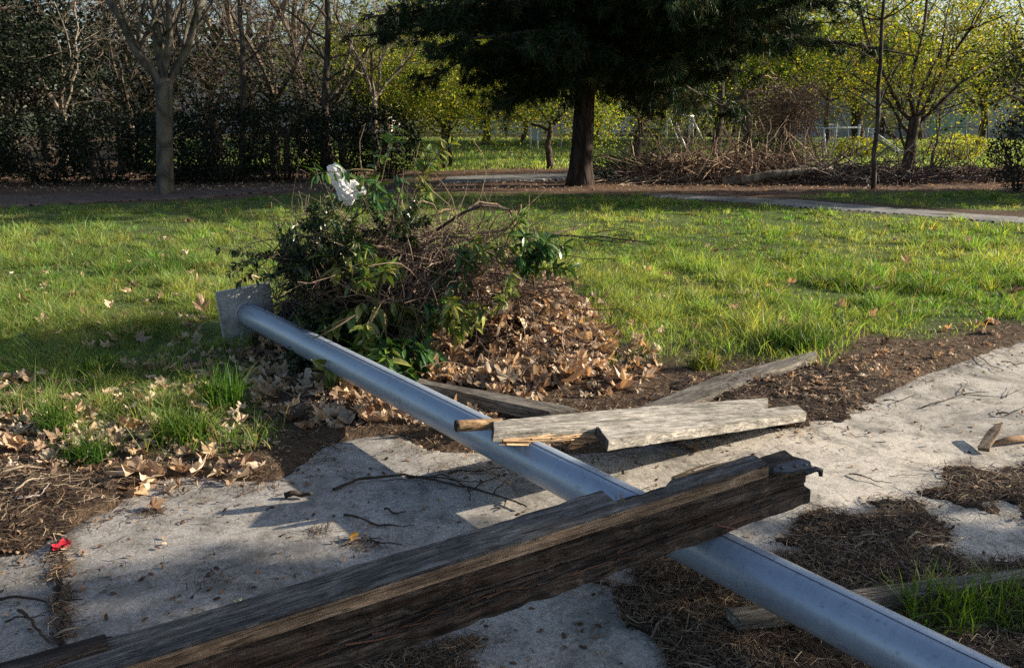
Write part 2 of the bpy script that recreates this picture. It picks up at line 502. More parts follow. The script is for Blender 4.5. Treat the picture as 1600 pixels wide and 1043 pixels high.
def lawn_mask(x, y):
    n = (fbm(x * 1.6, y * 1.6, 31) - 0.5)
    s = sdist(PG_lawn, x, y) + n * 0.9
    m = sstep(-0.15, 0.35, s)
    m2 = sstep(-0.1, 0.3, sdist(PG_lawn2, x, y) + n * 0.6)
    m3 = sstep(-0.3, 0.8, sdist(PG_far, x, y) + n * 2)
    return np.maximum(np.maximum(m, m2), m3)

# ------------------------------------------------------------------ ground sheet
def axis(lo, hi, step, out_lo, out_hi, g):
    a = list(np.arange(lo, hi + 1e-6, step))
    s, x = step, hi
    while x < out_hi:
        s *= g; x += s; a.append(x)
    s, x = step, lo
    while x > out_lo:
        s *= g; x -= s; a.insert(0, x)
    return np.array(a)
gx = axis(-5, 6, 0.07, -600, 600, 1.07)
gy = axis(1.2, 9.5, 0.07, -60, 900, 1.06)
X, Y = np.meshgrid(gx, gy)
Z = ground_z(X, Y)
lm = lawn_mask(X, Y)
nz = fbm(X * 2.2, Y * 2.2, 77)[..., None]
soil = np.array([0.095, 0.066, 0.045]) * (0.6 + 0.8 * nz)
mul = np.array([0.135, 0.088, 0.064]) * (0.6 + 0.8 * nz)
mulch = (sstep(15.5, 17.5, Y) * (1 - sstep(26, 29, Y)))[..., None]
turf = np.array([0.09, 0.12, 0.04]) * (0.7 + 0.6 * nz)
C = soil * (1 - mulch) + mul * mulch
C = C * (1 - lm[..., None]) + turf * lm[..., None]
far = sstep(55, 80, Y)[..., None]
C = C * (1 - far) + np.array([0.06, 0.07, 0.03]) * far
ny, nx = X.shape
i = np.arange(ny - 1)[:, None] * nx + np.arange(nx - 1)[None]
q = np.stack([i, i + 1, i + nx + 1, i + nx], -1).reshape(-1, 4)
mb = MB()
mb.add(np.stack([X, Y, Z], -1).reshape(-1, 3), q, C.reshape(-1, 3))
tag(mb.build("ground", M_ground, smooth=True), kind="structure")

# ------------------------------------------------------------------ concrete sheets with broken edges
def sheet(name, pg, z, step, rough, mat, bounds, th=0.03, smooth=False, zfun=None):
    x0, x1, y0, y1 = bounds
    xs = np.arange(x0, x1, step); ys = np.arange(y0, y1, step)
    X, Y = np.meshgrid(xs, ys)
    s = sdist(pg, X, Y) + (fbm(X * 2.5 / rough, Y * 2.5 / rough, 3) - 0.5) * 0.25 * rough
    zz = (z if zfun is None else zfun(X, Y, s)) + np.zeros_like(X)
    zz = np.where(s > 0, zz, zz - th)
    keep = s > -step * 1.2
    idx = -np.ones(X.shape, int)
    ny, nx = X.shape
    kq = keep[:-1, :-1] & keep[1:, :-1] & keep[:-1, 1:] & keep[1:, 1:]
    ii = np.arange(ny * nx).reshape(ny, nx)
    q = np.stack([ii[:-1, :-1], ii[:-1, 1:], ii[1:, 1:], ii[1:, :-1]], -1)[kq]
    used = np.unique(q)
    remap = np.zeros(ny * nx, int); remap[used] = np.arange(len(used))
    mb = MB()
    V = np.stack([X, Y, zz], -1).reshape(-1, 3)[used]
    mb.add(V, remap[q], (0.5, 0.5, 0.5))
    return tag(mb.build(name, mat, smooth=smooth), kind="structure")
def pave_z(X, Y, s):
    # two slabs: the joint crack at the left runs away from the viewer
    a, b = G(88, 850)[:2], G(98, 1010)[:2]
    e = b - a
    d = ((X - a[0]) * e[1] - (Y - a[1]) * e[0]) / np.hypot(*e)
    d = d + (fbm(X * 4, Y * 4, 9) - 0.5) * 0.09
    on = (Y < a[1] + 0.25)
    return 0.0 + (fbm(X * 1.2, Y * 1.2, 8) - 0.5) * 0.012 - np.where(on, 0.0, 0) - 0.012 * sstep(0.1, 0, s)
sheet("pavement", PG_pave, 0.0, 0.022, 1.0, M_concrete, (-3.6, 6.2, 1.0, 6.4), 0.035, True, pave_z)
sheet("footpath", PG_path_r, 0.03, 0.07, 0.8, M_footpath, (1.5, 16, 8.5, 18.5), 0.04)
sheet("footpath", PG_path_b, 0.05, 0.09, 0.8, M_footpath, (-4, 8, 19, 27), 0.06)
sheet("footpath", PG_path_l, 0.04, 0.12, 1.2, M_earth, (-20, -3, 12, 20), 0.06)

# open joint between the two slabs, filled with dirt
tj = np.linspace(0, 1, 90)
ja_, jb_ = G(94, 838)[:2], G(99, 1012)[:2]
jc = ja_ + (jb_ - ja_) * tj[:, None]; jc[:, 0] += (fbm(tj * 14, tj * 0, 15) - .5) * .05
jw = .003 + .010 * fbm(tj * 22, tj * 0 + 3, 16) ** 1.5 * 1.6
mb = MB()
V = np.stack([np.stack([jc[:, 0] - jw, jc[:, 1], tj * 0 + .0085], -1), np.stack([jc[:, 0] + jw, jc[:, 1], tj * 0 + .0085], -1)], 1).reshape(-1, 3)
ij = np.arange(89)[:, None] * 2
mb.add(V, ij + np.array([[0, 1, 3, 2]]), (0.03, 0.024, 0.02))
tag(mb.build("pavement_joint", M_ground), kind="structure")
# litter mounds that lie on the concrete
def litter_h(x, y):
    h = np.full(np.shape(x), -1.0)
    for k, pg in enumerate(PG_litter):
        s = sdist(pg, x, y) + (fbm(np.asarray(x) * 5, np.asarray(y) * 5, 40 + k) - 0.5) * 0.34
        hh = np.where(s > -0.02, 0.036 * (1 - np.exp(-np.clip(s + 0.02, 0, 9) / 0.12)), -1.0)
        h = np.maximum(h, hh)
    n = fbm(np.asarray(x) * 9, np.asarray(y) * 9, 50)
    return np.where(h > 0, h * (0.35 + 1.1 * n), h)
xs = np.arange(-2.6, 4.6, 0.025); ys = np.arange(1.0, 5.2, 0.025)
X, Y = np.meshgrid(xs, ys)
hh = litter_h(X, Y)
base = np.where(sdist(PG_pave, X, Y) > 0, 0.0, ground_z(X, Y))
ZZ = np.where(hh > 0, base + hh, base - 0.015)
keep = hh > 0
keep2 = keep.copy(); keep2[1:] |= keep[:-1]; keep2[:-1] |= keep[1:]; keep2[:, 1:] |= keep[:, :-1]; keep2[:, :-1] |= keep[:, 1:]
ny, nx = X.shape
kq = keep2[:-1, :-1] & keep2[1:, :-1] & keep2[:-1, 1:] & keep2[1:, 1:]
ii = np.arange(ny * nx).reshape(ny, nx)
q = np.stack([ii[:-1, :-1], ii[:-1, 1:], ii[1:, 1:], ii[1:, :-1]], -1)[kq]
used = np.unique(q); remap = np.zeros(ny * nx, int); remap[used] = np.arange(len(used))
mb = MB()
nn = fbm(X * 6, Y * 6, 61)
CC = (np.array([0.045, 0.031, 0.024]) * (0.4 + 1.2 * nn[..., None])).reshape(-1, 3)
mb.add(np.stack([X, Y, ZZ], -1).reshape(-1, 3)[used], remap[q], CC[used])
tag(mb.build("needle_bed", M_litter, smooth=True), "dark brown bed of rotted needles lying over the concrete", "litter", kind="stuff")

def surf_z(x, y):
    g = np.where(sdist(PG_pave, x, y) > 0, 0.0, ground_z(x, y))
    l = litter_h(x, y)
    return np.where(l > 0, g + l, g)

# ------------------------------------------------------------------ scattered strands (dry needles, stalks)
def sample_px(n, x0, x1, y0, y1, rng, z=0.0):      # points on the ground, as dense as they look
    px = rng.uniform(x0, x1, n); py = rng.uniform(y0, y1, n)
    u = (px - 800) / F; v = (521.5 - py) / F
    dx = u; dy = math.cos(P) + v * math.sin(P); dz = -math.sin(P) + v * math.cos(P)
    t = (z - H) / dz
    return dx * t, dy * t
def strands(mb, x, y, z, L, w, col, rng, tilt=0.25):
    N = len(x)
    a = rng.uniform(0, 2 * math.pi, N)
    d = np.stack([np.cos(a), np.sin(a), rng.normal(0, tilt, N)], -1)
    s = np.stack([-np.sin(a), np.cos(a), rng.normal(0, 0.5, N)], -1)
    s /= np.linalg.norm(s, axis=1)[:, None]
    b = s * rng.normal(0, 0.25, N)[:, None]
    c = np.stack([x, y, z], -1)
    p0 = c - d * L[:, None] / 2; p1 = c + b * L[:, None]; p2 = c + d * L[:, None] / 2
    for p in (p0, p1, p2):
        p[:, 2] = np.maximum(p[:, 2], z - 0.004)
    o = s * w[:, None] / 2
    V = np.stack([p0 - o, p0 + o, p1 - o, p1 + o, p2 - o * .5, p2 + o * .5], 1)
    off = np.arange(N)[:, None] * 6
    f = np.concatenate([off + np.array([[0, 1, 3, 2]]), off + np.array([[2, 3, 5, 4]])])
    mb.add(V.reshape(-1, 3), f, np.repeat(col, 6, 0))
def browns(n, rng, pal):
    pal = np.array(pal)
    k = rng.integers(0, len(pal), n)
    return pal[k] * rng.uniform(0.6, 1.35, n)[:, None]
PAL_NEEDLE = [(0.15, 0.088, 0.05), (0.095, 0.058, 0.038), (0.2, 0.13, 0.08), (0.06, 0.042, 0.032), (0.05, 0.035, 0.028), (0.33, 0.25, 0.165), (0.42, 0.33, 0.23)]
rng = np.random.default_rng(21)
mb = MB()
x, y = sample_px(125000, -250, 1850, 500, 1130, rng)
lh = litter_h(x, y)
sp = sdist(PG_pave, x, y) + (fbm(x * 3, y * 3, 5) - 0.5) * 0.3
lmk = lawn_mask(x, y)
pr = np.where(lh > 0, 0.85, np.where(sp < 0, 0.55 * (1 - lmk), 0.75 * np.exp(-sp / 0.09) + 0.006))
k = rng.random(len(x)) < pr
x, y = x[k], y[k]
z = surf_z(x, y) + rng.uniform(0.002, 0.022, len(x)) * (litter_h(x, y) > 0) + 0.003
ck_ = rng.random(2600)                             # debris that fills the slab joint
ja, jb = G(94, 845)[:2], G(98, 1000)[:2]; ck_ = ck_ ** 1.6
ck_ = ck_[rng.random(2600) < .6 * sstep(.3, .6, noise2(ck_ * 9, ck_ * 0, 4))]; J_ = len(ck_)
jx = ja[0] + (jb[0] - ja[0]) * ck_ + rng.normal(0, .006, J_) * (1.6 - ck_); jy = ja[1] + (jb[1] - ja[1]) * ck_ + rng.normal(0, .03, J_)
x = np.concatenate([x, jx]); y = np.concatenate([y, jy]); z = np.concatenate([z, rng.uniform(.001, .012, J_)])
for (qx, qy, qs) in ((330, 908, .05), (500, 830, .03), (560, 850, .04), (395, 760, .06), (700, 735, .06), (240, 800, .03), (1085, 690, .08), (760, 735, .06)):
    c_ = G(qx, qy); n_ = 80
    x = np.concatenate([x, c_[0] + rng.normal(0, qs, n_)]); y = np.concatenate([y, c_[1] + rng.normal(0, qs * .7, n_)]); z = np.concatenate([z, rng.uniform(.001, .01, n_)])
strands(mb, x, y, z, rng.uniform(0.02, 0.10, len(x)), rng.uniform(0.0011, 0.0029, len(x)) * np.clip(y / 3, 0.9, 2), browns(len(x), rng, PAL_NEEDLE) * .8, rng, 0.18)
tag(mb.build("needle_litter", M_strand), "loose brown pine needles and stalks strewn over soil and concrete", "litter", kind="stuff")
# crumbs of bark and leaf fragments
mb = MB()
x, y = sample_px(30000, -200, 1800, 500, 1130, rng)
sp = sdist(PG_pave, x, y) + (fbm(x * 3, y * 3, 5) - 0.5) * 0.3
lh = litter_h(x, y)
pr = np.where(lh > 0, 0.85, np.where(sp < 0, 0.9 * (1 - lawn_mask(x, y)), 0.5 * np.exp(-sp / 0.15) + 0.055))
k = rng.random(len(x)) < pr
x, y = x[k], y[k]; N = len(x)
R = rotz(rng.uniform(0, 6.28, N)) @ rotx(rng.normal(0, 0.35, N)) @ roty(rng.normal(0, 0.35, N)) * rng.uniform(0.004, 0.014, N)[:, None, None]
tv = [(-1, -.3, 0), (-.2, -.55, .15), (1, -.2, .05), (.8, .4, -.1), (-.1, .5, .2), (-.9, .3, 0)]
mb.inst(tv, [[(0, 1, 4, 5), (1, 2, 3, 4)]], R, np.stack([x, y, surf_z(x, y) + 0.006], -1), browns(N, rng, [(0.3, 0.19, 0.12), (0.14, 0.085, 0.055), (0.42, 0.31, 0.21), (0.09, 0.06, 0.045)]))
tag(mb.build("leaf_crumbs", M_dry), "crumbled bits of brown leaf and bark over the ground", "litter", kind="stuff")

# ------------------------------------------------------------------ grass
def blades(mb, x, y, z, h, w, col, rng, lean=0.55, az=None, ld=None):
    N = len(x)
    a = rng.uniform(0, 2 * math.pi, N) if az is None else az
    le = np.abs(rng.normal(0, lean, N)) if ld is None else ld
    b = rng.uniform(0, 2 * math.pi, N)
    s = np.stack([np.cos(b), np.sin(b), np.zeros(N)], -1)
    l = np.stack([np.cos(a), np.sin(a), np.zeros(N)], -1)
    base = np.stack([x, y, z - 0.01], -1)
    def at(t):
        up = h * (t - 0.25 * np.minimum(le, 1.5) * t * t)
        return base + l * (h * le * t ** 1.8)[:, None] + np.array([0, 0, 1.0]) * up[:, None]
    if N > 150000:                                 # far ones: three-sided blades
        fr_ = y > 8.0
        p_ = at(0.55)[fr_]; t_ = at(1.0)[fr_]; o_ = (s * w[:, None] / 2)[fr_]; b_ = base[fr_]
        m_ = int(fr_.sum()); of = np.arange(m_)[:, None] * 5
        mb.add(np.stack([b_ - o_, b_ + o_, p_ - o_ * .85, p_ + o_ * .85, t_], 1).reshape(-1, 3), of + np.array([[0, 1, 3, 2]]), np.repeat(col[fr_], 5, 0))
        mb.f.append(of + np.array([[2, 3, 4]]) + mb.n - 5 * m_)
        k_ = ~fr_
        N = int(k_.sum()); s, l, le, base, h, w, col = s[k_], l[k_], le[k_], base[k_], h[k_], w[k_], col[k_]
    p1, p2, p3 = at(0.45), at(0.78), at(1.0)
    o = s * w[:, None] / 2
    V = np.stack([base - o, base + o, p1 - o * .9, p1 + o * .9, p2 - o * .55, p2 + o * .55, p3], 1)
    off = np.arange(N)[:, None] * 7
    mb.add(V.reshape(-1, 3), np.concatenate([off + np.array([[0, 1, 3, 2]]), off + np.array([[2, 3, 5, 4]])]), np.repeat(col, 7, 0))
    mb.f.append(off + np.array([[4, 5, 6]]) + mb.n - 7 * N)
def grass_cols(n, rng, x, y):
    t = fbm(x * 0.7, y * 0.7, 90)
    t = sstep(.3, .7, t)
    g = np.array([0.115, 0.225, 0.05]) * (1 - t[:, None]) + np.array([0.25, 0.335, 0.105]) * t[:, None]
    g = g * rng.uniform(0.65, 1.35, n)[:, None]
    k = rng.random(n)
    g[k < 0.07] = np.array([0.42, 0.36, 0.19]) * rng.uniform(0.7, 1.2, (k < 0.07).sum())[:, None]
    k2 = (k > 0.93)
    g[k2] = np.array([0.30, 0.28, 0.09]) * rng.uniform(0.7, 1.2, k2.sum())[:, None]
    return g
rng = np.random.default_rng(33)
mb = MB()
cxn, cyn = sample_px(13000, -450, 2050, 300, 720, rng)
nb = 34
ch = np.repeat(np.clip(rng.lognormal(-.04, .32, len(cxn)), .45, 1.9), nb)
ct = np.repeat(rng.uniform(.65, 1.35, (len(cxn), 1)) * (1 + rng.normal(0, .10, (len(cxn), 3))), nb, 0)
cr = np.repeat(rng.uniform(.025, .07, len(cxn)) * (1 + .05 * cyn), nb)
ca = rng.uniform(0, 2 * math.pi, len(ch)); cq = np.sqrt(rng.random(len(ch)))
ux, uy = sample_px(330000, -450, 2050, 296, 720, rng)
x = np.concatenate([np.repeat(cxn, nb) + cr * cq * np.cos(ca), ux]); y = np.concatenate([np.repeat(cyn, nb) + cr * cq * np.sin(ca), uy])
gh = np.concatenate([ch, np.full(len(ux), .62)]); gt = np.concatenate([ct, np.ones((len(ux), 3))])
gaz = np.concatenate([ca + rng.normal(0, .7, len(ca)), rng.uniform(0, 6.28, len(ux))]); gld = np.concatenate([np.abs(.25 + .75 * cq + rng.normal(0, .25, len(cq))), np.abs(rng.normal(0, .8, len(ux)))])
clump = fbm(x * 2.6, y * 2.6, 91)
cl2 = fbm(x * 8, y * 8, 92)
m = sdist(PG_lawn, x, y) + (fbm(x * 1.6, y * 1.6, 31) - 0.5) * 0.9
den = sstep(-0.15, 0.9, m) * sstep(0.12, 0.5, clump * 0.55 + cl2 * 0.45 + sstep(0.3, 1.8, m) * 0.28)
den = np.maximum(den, sstep(-0.1, 0.3, sdist(PG_lawn2, x, y)))
den *= (sdist(PG_path_r, x, y) < 0.05) & (sdist(PG_path_l, x, y) < 0.05) & (pile_h(x, y) < 0.1)
# leafy patch front left: only tufts
lp = sdist(poly([(-300, 760), (-300, 575), (0, 575), (180, 555), (330, 545), (440, 560), (440, 720)]), x, y)
den *= 1 - 0.42 * sstep(-0.2, 0.4, lp) * (1 - sstep(0.5, 0.6, clump * .5 + cl2 * .5))
k = rng.random(len(x)) < den
x, y = x[k], y[k]; N = len(x); gh, gt, gaz, gld = gh[k], gt[k], gaz[k], gld[k]
hgt = (0.015 + 0.15 * sstep(.25, .8, fbm(x * 2.3, y * 2.3, 95)) + 0.075 * sstep(.3, .75, cl2[k])) * rng.uniform(0.45, 1.25, N) * .8 * gh
hgt *= np.where(y > 12, 0.85, 1.0)
blades(mb, x, y, ground_z(x, y), hgt, (0.0014 + 0.00058 * y) * rng.uniform(0.7, 1.3, N), grass_cols(N, rng, x, y) * gt, rng, 0.8, gaz, gld)
# far lawn
x, y = sample_px(42000, -100, 1900, 222, 268, rng)
k = (sdist(PG_far, x, y) + (fbm(x, y, 31) - .5) * 2 > 0) & (y < 60)
x, y = x[k], y[k]; N = len(x)
blades(mb, x, y, ground_z(x, y), rng.uniform(0.07, 0.16, N), 0.0011 * y * rng.uniform(0.7, 1.3, N), grass_cols(N, rng, x, y) * 1.25, rng)
tag(mb.build("grass", M_grass), "uneven green lawn grass with straw coloured blades", "grass", kind="stuff")

# single tufts one can point at
def tuft(px, py, r, n, h, label, seed, col=(0.07, 0.135, 0.025), w=0.005):
    rr = np.random.default_rng(seed)
    c = G(px, py)
    m = MB()
    a = rr.uniform(0, 6.28, n); q = r * np.sqrt(rr.random(n))
    x = c[0] + q * np.cos(a); y = c[1] + q * np.sin(a) * 0.8
    blades(m, x, y, surf_z(x, y), rr.uniform(0.5, 1.2, n) * h, np.full(n, w) * rr.uniform(.7, 1.3, n), np.array(col) * rr.uniform(0.5, 1.5, n)[:, None], rr, 0.75)
    return tag(m.build("grass_tuft", M_grass), label, "grass tuft", "grass tufts at the edge of the concrete")
tuft(1240, 545, 0.2, 700, 0.17, "large dark green grass tuft above the end of the grey plank", 1, (0.05, 0.11, 0.022), 0.006)
tuft(1100, 575, 0.09, 160, 0.16, "yellow green grass tuft between the leaf heap and the grey plank", 2, (0.13, 0.17, 0.04), 0.006)
tuft(1475, 985, 0.12, 190, 0.16, "sparse green grass tuft beside the pole near the plank", 3, (0.085, 0.17, 0.03), 0.005)
tuft(1575, 970, 0.16, 300, 0.135, "thick green grass tuft under the dark plank at the frame's corner", 4, (0.085, 0.17, 0.03), 0.005)
tuft(350, 640, 0.1, 200, 0.26, "tall bright green grass tuft among brown leaves near the pole", 5, (0.07, 0.16, 0.025), 0.006)
tuft(160, 590, 0.13, 220, 0.19, "broad green grass tuft ringed by dry leaves", 6, (0.08, 0.15, 0.03), 0.006)
tuft(285, 690, 0.12, 260, 0.17, "green grass tuft just above the edge of the concrete", 7, (0.08, 0.15, 0.025), 0.006)
tuft(90, 680, 0.09, 140, 0.2, "small green grass tuft in the leaves at the far side of the needle bed", 8, (0.065, 0.14, 0.025), 0.006)
tuft(140, 720, 0.09, 180, 0.13, "short green grass tuft behind the pale sticks", 9, (0.06, 0.13, 0.025), 0.006)

# ------------------------------------------------------------------ dry plane leaves
def leaf_template(rng, k=5):
    ang, rad = [], []
    lobes = [(-2.2, .55), (-1.1, .85), (0, 1.0), (1.1, .85), (2.2, .55)]
    pts = [(0.0, -0.28)]
    for i, (a, r) in enumerate(lobes):
        for da, rr in ((-.40, .70), (-.20, .80), (-.13, .92), (0, 1.0), (.12, .9), (.22, .8), (.38, .72)):
            b = a + da
            pts.append((r * rr * math.sin(b), r * rr * math.cos(b)))
        if i < 4:
            b = a + 0.55
            pts.append((0.52 * math.sin(b), 0.52 * math.cos(b)))
    pts = np.array(pts) * 0.5
    cup = rng.uniform(0.5, 2.2); fx = rng.uniform(-1.6, 1.6); fy = rng.uniform(-1.0, 1.3)
    def zz(x, y):
        return cup * (x * x * (1 + fx * y) + 0.6 * y * y * (1 + fy * x)) + 0.09 * np.sin(9 * x + 5 * y + fx) + 0.06 * np.sin(13 * y - 7 * x + 3 * fy)
    V = [(0, 0, float(zz(0, 0)))] + [(x, y, float(zz(x, y))) for x, y in pts]
    n = len(pts)
    Fc = [(0, 1 + i, 1 + (i + 1) % n) for i in range(n)]
    b = len(V)
    V += [(-.012, -.14, .02), (.012, -.14, .02), (0.03, -.55, .10)]
    return np.array(V), [np.array(Fc + [(b, b + 1, b + 2)])]
LT = [leaf_template(np.random.default_rng(100 + i)) for i in range(12)]
PAL_LEAF = [(0.50, 0.38, 0.26), (0.62, 0.50, 0.36), (0.38, 0.27, 0.18), (0.66, 0.55, 0.42), (0.27, 0.19, 0.135), (0.50, 0.36, 0.225), (0.44, 0.36, 0.27), (0.19, 0.14, 0.105)]
def scatter_leaves(mb, x, y, z, size, rng, tilt=0.33):
    N = len(x)
    kind = rng.integers(0, len(LT), N)
    cols = browns(N, rng, PAL_LEAF)
    for t in range(len(LT)):
        k = kind == t
        n = k.sum()
        if n:
            R = rotz(rng.uniform(0, 6.28, n)) @ rotx(rng.normal(0, tilt, n) + (rng.random(n) < .3) * math.pi) @ roty(rng.normal(0, tilt, n)) * size[k][:, None, None]
            mb.inst(LT[t][0], LT[t][1], R, np.stack([x[k], y[k], z[k]], -1), cols[k])
rng = np.random.default_rng(44)
mb = MB()
def leaf_region(pts, n, dens_seed=None, lift=0.03, sc=1.0):
    pg = poly(pts)
    b = [(min(p[0] for p in pts), max(p[0] for p in pts)), (min(p[1] for p in pts), max(p[1] for p in pts))]
    x, y = sample_px(n, b[0][0], b[0][1], b[1][0], b[1][1], rng)
    k = inside(pg, x, y)
    if dens_seed is not None:
        k &= rng.random(n) < sstep(0.35, 0.65, fbm(x * 2.5, y * 2.5, dens_seed))
    x, y = x[k], y[k]
    z = surf_z(x, y) + rng.uniform(0.004, lift, len(x)) + heap_h(x, y) * rng.uniform(0.0, 0.5, len(x)) + pile_h(x, y) * .42 * (y < 5.6)
    scatter_leaves(mb, x, y, z, np.clip(rng.lognormal(-2.3, .42, len(x)), .035, .2) * sc, rng)
leaf_region([(-200, 690), (-200, 570), (0, 570), (160, 545), (330, 520), (430, 520), (520, 570), (640, 650), (600, 668), (470, 680), (420, 740), (180, 735), (100, 715)], 2300, 120, .025, .72)
leaf_region([(-150, 740), (-150, 600), (200, 560), (430, 560), (430, 720), (180, 740)], 700, None, 0.02, .6)
leaf_region([(1060, 600), (1200, 575), (1330, 560), (1560, 520), (1560, 540), (1400, 600), (1300, 640)], 900, None, 0.02, .38)
leaf_region([(380, 560), (430, 530), (700, 640), (640, 665), (470, 675), (400, 640)], 420)
leaf_region([(640, 600), (650, 520), (760, 430), (850, 440), (940, 500), (960, 560), (900, 605), (780, 610), (700, 605)], 2400, None, 0.06, 1.15)
leaf_region([(620, 620), (680, 470), (780, 420), (880, 430), (980, 500), (1010, 580), (940, 630), (780, 635)], 700, 127, 0.03, .8)
leaf_region([(900, 620), (920, 520), (1040, 545), (1000, 620)], 260, 121)
leaf_region([(1000, 575), (1060, 555), (1200, 545), (1330, 530), (1560, 500), (1560, 520), (1400, 560), (1250, 560)], 160, 122)
leaf_region([(-100, 560), (-100, 420), (430, 390), (430, 540)], 330, 123, .05)
leaf_region([(880, 520), (880, 380), (1700, 380), (1700, 500), (1000, 545)], 240, 124, .07)
leaf_region([(150, 340), (500, 340), (480, 420), (330, 430)], 24)
leaf_region([(130, 745), (420, 725), (420, 755), (250, 770), (160, 790)], 55, 125)
leaf_region([(560, 640), (700, 640), (900, 640), (930, 690), (700, 690)], 160, 126)
xm, ym = sample_px(9000, -300, 1900, 258, 300, rng)
km = (lawn_mask(xm, ym) < .3) & (sdist(PG_path_b, xm, ym) < 0)
xm, ym = xm[km], ym[km]
scatter_leaves(mb, xm, ym, ground_z(xm, ym) + .025, rng.uniform(.03, .08, len(xm)), rng, .4)
tag(mb.build("dry_leaves", M_dry), "curled brown plane tree leaves covering soil and lawn edge", "leaves", kind="stuff")

# single leaves lying apart on the concrete
def one_leaf(px, py, s, col, label, seed, tilt=0.3):
    r = np.random.default_rng(seed)
    V, Fs = LT[seed % len(LT)]
    p = G(px, py)
    m = MB()
    R = (rotz(r.uniform(0, 6.28, 1)) @ rotx(r.normal(0, tilt, 1)) @ roty(r.normal(0, tilt, 1))) * s
    T = np.array([[p[0], p[1], float(surf_z(p[0], p[1])) + 0.16 * s + .004]])
    m.inst(V, Fs, R, T, np.array([col]))
    return tag(m.build("fallen_leaf", M_dry), label, "leaf", "leaves lying apart")
one_leaf(212, 776, 0.13, (0.46, 0.31, 0.18), "large curled tan leaf standing on the concrete above the broad lit patch", 3, 0.6)
one_leaf(240, 797, 0.09, (0.22, 0.14, 0.09), "dark crumpled leaf just below the large curled tan leaf", 4, 0.5)
one_leaf(550, 843, 0.055, (0.55, 0.36, 0.10), "small yellow orange leaf upright on the concrete beside the big beam", 6, 0.9)
one_leaf(200, 742, 0.12, (0.5, 0.34, 0.19), "light tan leaf at the rim of the needle bed", 2, 0.5)
one_leaf(285, 745, 0.11, (0.42, 0.27, 0.16), "flat tan leaf on the concrete rim behind the thin black twig", 1, 0.3)
one_leaf(1345, 600, 0.07, (0.62, 0.58, 0.5), "pale grey leaf in the needle bed beside the right hand concrete", 5, 0.2)
one_leaf(1534, 585, 0.045, (0.28, 0.30, 0.06), "small green leaf flat on the sunlit concrete among twigs", 0, 0.2)
one_leaf(1470, 578, 0.035, (0.2, 0.2, 0.06), "tiny olive leaf near the upper edge of the sunlit concrete", 1, 0.2)
one_leaf(372, 943, 0.04, (0.52, 0.5, 0.34), "tiny pale leaf on the back edge of the upper beam", 3, 0.2)
one_leaf(302, 430, 0.11, (0.55, 0.36, 0.25), "pinkish leaf on the grass above the base plate", 2, 0.5)
one_leaf(1082, 705, 0.08, (0.2, 0.14, 0.09), "dark curled leaf in the shade below the broken planks", 6, 0.7)
# red flower head in the crack
p = G(98, 858)
e = empty("flower", (p[0], p[1], 0.0), "red flower head with one cream petal lying in the concrete crack", "flower")
M_red = mat_plain("red_petal", (0.55, 0.02, 0.045), 0.55, 0.3, 0.35, 40.0)
M_cream = mat_plain("cream_petal", (0.62, 0.52, 0.36), 0.6, 0.3, 0.2, 40.0)
def petal(r, w, up, a):
    m = MB()
    u = np.linspace(0, 1, 6); v = np.linspace(-1, 1, 5)
    U, V = np.meshgrid(u, v, indexing='ij')
    x = r * U; yy = w * V * np.sin(np.pi * np.clip(U * .85 + .08, 0, 1)) ** .7
    z = up * U ** 1.6 + 0.25 * w * V * V + 0.01
    c, s = math.cos(a), math.sin(a)
    Vv = np.stack([c * x - s * yy, s * x + c * yy, z], -1).reshape(-1, 3)
    ii = np.arange(5)[:, None] * 5 + np.arange(4)[None]
    m.add(Vv, np.stack([ii, ii + 1, ii + 6, ii + 5], -1).reshape(-1, 4))
    return m
for k in range(7):
    petal(0.026 + 0.006 * (k % 3), 0.017, 0.012 - 0.006 * (k % 2), k * 0.9).build("petal", M_red, e, True)
petal(0.045, 0.018, 0.004, -0.5).build("petal", M_cream, e, True)

# ------------------------------------------------------------------ fallen lamp post
pb = G(387, 490, 0.195)
pe = G(1370, 993, 0.205)
axv = (pe - pb) / np.linalg.norm(pe - pb)
Lp = np.linalg.norm(pe - pb) + 3.0
e = empty("lamp_post", (pb[0], pb[1], 0), "long fallen grey blue metal post with a square base plate across the path", "lamp post")
def POLE_r(t):
    return 0.0815 - 0.001 * t
M = frame(pb - np.array([0, 0, 0]) , axv)
Me = Matrix.Translation(Vector((-pb[0], -pb[1], 0))) @ M
mb = MB()
n = 60
mb.tube(np.stack([np.linspace(0, Lp, n), np.zeros(n), np.zeros(n)], -1), [POLE_r(t) for t in np.linspace(0, Lp, n)], 64)
mb.build("pole", M_pole, e, True, Me)
mb = MB()                                          # weld seam along the pole
aa = math.radians(82)
sp_ = np.array([[t, -math.cos(aa) * POLE_r(t) , math.sin(aa) * POLE_r(t)] for t in np.linspace(0.02, Lp, 60)])
mb.tube(sp_, 0.0016, 6)
mb.build("seam", M_iron, e, True, Me)
# base plate: square on edge, a little turned about the post's axis
pl = bmesh.new()
bmesh.ops.create_cube(pl, size=1.0)
for v in pl.verts:
    v.co = Vector((v.co.x * 0.022, v.co.y * 0.385, v.co.z * 0.385))
bmesh.ops.bevel(pl, geom=[e_ for e_ in pl.edges], offset=0.003, segments=1, affect='EDGES')
me = bpy.data.meshes.new("base_plate"); pl.to_mesh(me); pl.free(); me.materials.append(M_plate)
bp = link("base_plate", me, e, Me @ Matrix.Translation((-0.011, 0, 0.0)) @ Matrix.Rotation(math.radians(4), 4, 'X'))
mb = MB()                                          # weld collar where the pole meets the plate
mb.tube([(0.0, 0, 0), (0.006, 0, 0), (0.012, 0, 0)], [0.0885, 0.087, 0.0825], 48)
mb.build("weld_collar", M_plate, e, True, Me)

